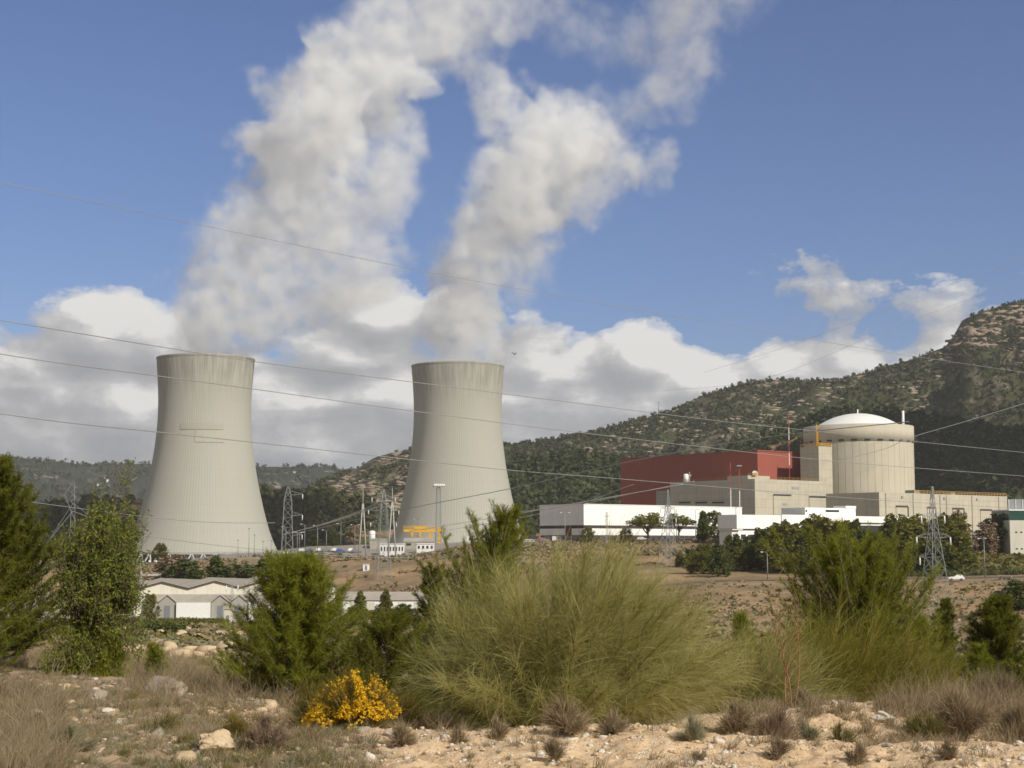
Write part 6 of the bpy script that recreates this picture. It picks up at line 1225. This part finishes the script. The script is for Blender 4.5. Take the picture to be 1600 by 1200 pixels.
# ---------------------------------------------------------------- steam plumes: fog grids built by geometry nodes
def steam(name, path, seed, D, dens, base, vox=1.7, cell=34.0):
    rs = np.random.RandomState(seed); pts = []; rad = []; wt = []
    for seg_ in path:
        for (x0, y0, r0, w0), (x1, y1, r1, w1) in zip(seg_[:-1], seg_[1:]):
            n = max(2, int(math.hypot(x1 - x0, y1 - y0) / 5))
            for i in range(n):
                f = i / n
                for _ in range(3):
                    r = (r0 + (r1 - r0) * f); j = rs.normal(size=3) * .20 * r * min(1, .15 + max(0, 560 - (y0 + (y1 - y0) * f)) / 110); p = P(x0 + (x1 - x0) * f + j[0], y0 + (y1 - y0) * f + j[1] * .5, D); pts.append((p.x, p.y + j[2] / F * D * 1.2, p.z)); rad.append(r / F * D * rs.uniform(.72, 1.0)); wt.append(w0 + (w1 - w0) * f)
    pts = np.array(pts); rad = np.array(rad); lo = (pts - rad[:, None]).min(0) - 12; hi = (pts + rad[:, None]).max(0) + 12
    zrim = EZ - 6 + 127; lo[2] = max(lo[2], zrim - 14)
    me = bpy.data.meshes.new(name); me.vertices.add(len(pts)); me.vertices.foreach_set('co', pts.astype(np.float32).ravel())
    for nm, a in (('rad', rad), ('wt', np.array(wt))):
        at = me.attributes.new(nm, 'FLOAT', 'POINT'); at.data.foreach_set('value', a.astype(np.float32))
    me.update(); o = bpy.data.objects.new(name, me); COL.objects.link(o); tag(o, kind='stuff')
    g = bpy.data.node_groups.new(name, 'GeometryNodeTree'); g.interface.new_socket('Geometry', in_out='INPUT', socket_type='NodeSocketGeometry'); g.interface.new_socket('Geometry', in_out='OUTPUT', socket_type='NodeSocketGeometry')
    gi = g.nodes.new('NodeGroupInput'); go = g.nodes.new('NodeGroupOutput'); L = g.links
    vc = g.nodes.new('GeometryNodeVolumeCube'); vc.inputs['Min'].default_value = tuple(lo); vc.inputs['Max'].default_value = tuple(hi)
    for k, ax in enumerate('XYZ'): vc.inputs['Resolution ' + ax].default_value = int((hi[k] - lo[k]) / vox)
    pos = g.nodes.new('GeometryNodeInputPosition').outputs[0]
    # drag the sampling point about with a slow noise so the billows curl
    def vnoise_(scale, amp, seed_):
        n = nd(g, 'ShaderNodeTexNoise'); n.inputs['Scale'].default_value = scale; n.inputs['Detail'].default_value = 3; a = nd(g, 'ShaderNodeVectorMath', operation='ADD'); L.new(pos, a.inputs[0]); a.inputs[1].default_value = (seed_ * 91, 0, 0); L.new(a.outputs[0], n.inputs['Vector'])
        s = nd(g, 'ShaderNodeVectorMath', operation='SUBTRACT'); L.new(n.outputs['Color'], s.inputs[0]); s.inputs[1].default_value = (.5, .5, .5); m_ = nd(g, 'ShaderNodeVectorMath', operation='SCALE'); L.new(s.outputs[0], m_.inputs[0]); m_.inputs['Scale'].default_value = amp; return m_.outputs[0]
    # no wandering close to the tower mouth
    sz = nd(g, 'ShaderNodeSeparateXYZ'); L.new(pos, sz.inputs[0]); up_ = nd(g, 'ShaderNodeMapRange'); up_.inputs['From Min'].default_value = zrim; up_.inputs['From Max'].default_value = zrim + 45; up_.inputs['To Min'].default_value = .25; L.new(sz.outputs[2], up_.inputs[0])
    w1 = nd(g, 'ShaderNodeVectorMath', operation='SCALE'); L.new(vnoise_(1 / 62.0, 44.0, seed), w1.inputs[0]); L.new(up_.outputs[0], w1.inputs['Scale'])
    ad = nd(g, 'ShaderNodeVectorMath', operation='ADD'); L.new(pos, ad.inputs[0]); L.new(w1.outputs[0], ad.inputs[1]); wp = ad.outputs[0]
    sn = g.nodes.new('GeometryNodeSampleNearest'); sn.domain = 'POINT'; L.new(gi.outputs[0], sn.inputs['Geometry']); L.new(wp, sn.inputs['Sample Position'])
    def samp(val, typ):
        s = g.nodes.new('GeometryNodeSampleIndex'); s.data_type = typ; s.domain = 'POINT'; L.new(gi.outputs[0], s.inputs['Geometry']); L.new(val, s.inputs['Value']); L.new(sn.outputs[0], s.inputs['Index']); return s.outputs[0]
    def attr(nm): a = g.nodes.new('GeometryNodeInputNamedAttribute'); a.data_type = 'FLOAT'; a.inputs[0].default_value = nm; return a.outputs[0]
    p0 = samp(g.nodes.new('GeometryNodeInputPosition').outputs[0], 'FLOAT_VECTOR'); r0 = samp(attr('rad'), 'FLOAT'); w0 = samp(attr('wt'), 'FLOAT')
    ds = nd(g, 'ShaderNodeVectorMath', operation='DISTANCE'); L.new(wp, ds.inputs[0]); L.new(p0, ds.inputs[1])
    q = math_n(g, 'SUBTRACT', 1.0, math_n(g, 'DIVIDE', ds.outputs['Value'], r0))
    n1 = noise(g, pos, 1 / cell, 10, .68, .3)
    v = math_n(g, 'ADD', q, math_n(g, 'MULTIPLY', math_n(g, 'SUBTRACT', n1, 0.525), 3.3))
    v = math_n(g, 'ADD', v, math_n(g, 'MULTIPLY', math_n(g, 'SUBTRACT', w0, 0.5), 0.15))
    mr = nd(g, 'ShaderNodeMapRange', interpolation_type='SMOOTHSTEP'); mr.inputs['From Min'].default_value = 0.0; L.new(math_n(g, 'SUBTRACT', 1.0, math_n(g, 'MULTIPLY', w0, 0.62)), mr.inputs['From Max']); L.new(v, mr.inputs[0])
    fall = math_n(g, 'MULTIPLY', ramp_edge(g, q), mr.outputs[0])
    # the column leaves the mouth no wider than the rim
    bx = nd(g, 'ShaderNodeVectorMath', operation='SUBTRACT'); L.new(pos, bx.inputs[0]); bx.inputs[1].default_value = base
    bm = nd(g, 'ShaderNodeVectorMath', operation='MULTIPLY'); L.new(bx.outputs[0], bm.inputs[0]); bm.inputs[1].default_value = (1, 1, 0)
    bl = nd(g, 'ShaderNodeVectorMath', operation='LENGTH'); L.new(bm.outputs[0], bl.inputs[0])
    lim = math_n(g, 'ADD', 31.5, math_n(g, 'MULTIPLY', math_n(g, 'MAXIMUM', math_n(g, 'SUBTRACT', sz.outputs[2], zrim + 1), 0.0), 2.3))
    mk = math_n(g, 'DIVIDE', math_n(g, 'SUBTRACT', lim, bl.outputs['Value']), 7.0, clamp=True)
    dd = math_n(g, 'MULTIPLY', math_n(g, 'MULTIPLY', math_n(g, 'MULTIPLY', fall, mk), w0), dens)
    L.new(dd, vc.inputs['Density'])
    m = bpy.data.materials.new(name); m.use_nodes = True; t = m.node_tree; t.nodes.remove(t.nodes['Principled BSDF'])
    pv = nd(t, 'ShaderNodeVolumePrincipled'); pv.inputs['Color'].default_value = (0.975, 0.981, 0.993, 1); pv.inputs['Density'].default_value = 1.0; pv.inputs['Anisotropy'].default_value = 0.15
    at = nd(t, 'ShaderNodeAttribute', attribute_name='density'); fine = noise(t, coords(t, 'Object'), 1 / 13.0, 5, 0.62, 0.2)
    f2 = math_n(t, 'MAXIMUM', math_n(t, 'MULTIPLY', math_n(t, 'SUBTRACT', fine, 0.37), 6.5), 0.12)
    t.links.new(math_n(t, 'MULTIPLY', at.outputs['Fac'], f2), pv.inputs['Density']); pv.inputs['Density Attribute'].default_value = ''
    t.links.new(pv.outputs[0], t.nodes['Material Output'].inputs['Volume'])
    sm_ = g.nodes.new('GeometryNodeSetMaterial'); sm_.inputs['Material'].default_value = m; L.new(vc.outputs[0], sm_.inputs[0]); L.new(sm_.outputs[0], go.inputs[0])
    md = o.modifiers.new('steam', 'NODES'); md.node_group = g; me.materials.append(m); return o
def ramp_edge(g, q):
    mr = nd(g, 'ShaderNodeMapRange', interpolation_type='SMOOTHSTEP'); mr.inputs['From Min'].default_value = -.35; mr.inputs['From Max'].default_value = .25; g.links.new(q, mr.inputs[0]); return mr.outputs[0]
steam('steam_plume', [
    [(321, 570, 78, 1.0), (328, 530, 76, .95), (355, 480, 78, .8), (385, 430, 84, .75), (418, 380, 90, .7), (448, 330, 98, .75), (480, 280, 104, .85), (508, 230, 108, 1.0), (535, 175, 104, 1.0), (560, 120, 92, .95), (600, 80, 82, .8), (640, 40, 80, .5), (690, 0, 85, .45), (730, -50, 90, .45)],
    [(385, 552, 52, .7), (440, 510, 72, .7), (505, 450, 82, .66), (550, 380, 82, .6), (590, 290, 72, .55), (620, 200, 66, .6)],
    [(450, 150, 55, .6), (400, 130, 30, .5), (378, 115, 14, .5)]], 3, 1003, .053, (KX(318.5, 720) * 1003, 1003, 0))
steam('steam_plume', [
    [(712, 572, 58, .9), (728, 540, 62, .95), (742, 500, 66, 1.0), (748, 450, 66, .9), (765, 400, 72, .75), (790, 350, 82, .7), (825, 300, 95, .85), (860, 255, 98, 1.0), (890, 225, 80, 1.0), (930, 235, 60, .9), (965, 255, 55, .7), (1010, 285, 38, .6), (1045, 262, 28, .6), (1045, 232, 24, .6), (1015, 213, 20, .5)],
    [(850, 230, 80, .9), (800, 180, 58, .8), (770, 140, 48, .6), (735, 105, 55, .5), (700, 70, 60, .5), (720, 30, 70, .5), (800, 10, 80, .34), (880, 20, 75, .24)],
    [(815, 370, 62, .6), (822, 420, 56, .5), (822, 470, 44, .4)], [(890, 320, 60, .5), (930, 300, 45, .45)],
    [(830, 130, 26, .5), (800, 120, 30, .5)],
    [(920, 165, 46, .26), (980, 165, 56, .32), (1030, 160, 62, .34), (1065, 120, 58, .34), (1035, 60, 75, .30), (1090, 10, 85, .30), (1120, -40, 90, .30)], [(880, 40, 60, .24), (950, 60, 60, .24), (1010, 70, 55, .26)]], 8, 1045, .053, (KX(715, 720) * 1045, 1045, 0))
# ---------------------------------------------------------------- a cloud standing in the sun: shades the wooded slope behind the plant
def cloud_over(name, target, h, sx, sy, sz, seed, n=40):
    k = (h - target[2]) / SUN.z; c = Vector(target) + SUN * k; rs = random.Random(seed); mb = MB()
    for i in range(n): a = rs.random() * 6.28; e = rs.random() ** .5; q = .16 + .12 * rs.random(); mb.ball((math.cos(a) * e * sx * .9, math.sin(a) * e * sy * .85, rs.uniform(-.2, .6) * sz * (1 - e * e)), q * sx * .8, 2, (1, min(1, sy / sx * 1.8), sz / sx * 1.6))
    m, t, b = mat('cloud_white', 1.0, 0.0); b.inputs['Base Color'].default_value = (.85, .86, .88, 1); o = mb.build(name, m); o.location = c; tag(o, kind='structure'); return o
cloud_over('cloud', (525, 1340, EZ + 50), 590, 380, 225, 60, 5, 46)
# ---------------------------------------------------------------- haze
def haze():
    o = MB().box(-4200, 5200, -60, 4700, -240, 640).build('haze', None); m = bpy.data.materials.new('haze'); m.use_nodes = True; t = m.node_tree; t.nodes.remove(t.nodes['Principled BSDF'])
    pv = nd(t, 'ShaderNodeVolumePrincipled'); pv.inputs['Color'].default_value = (0.90, 0.93, 0.98, 1); pv.inputs['Density'].default_value = 0.00006; pv.inputs['Anisotropy'].default_value = 0.2
    t.links.new(pv.outputs[0], t.nodes['Material Output'].inputs['Volume']); o.data.materials.append(m); tag(o, kind='stuff'); o.display_type = 'BOUNDS'
haze()
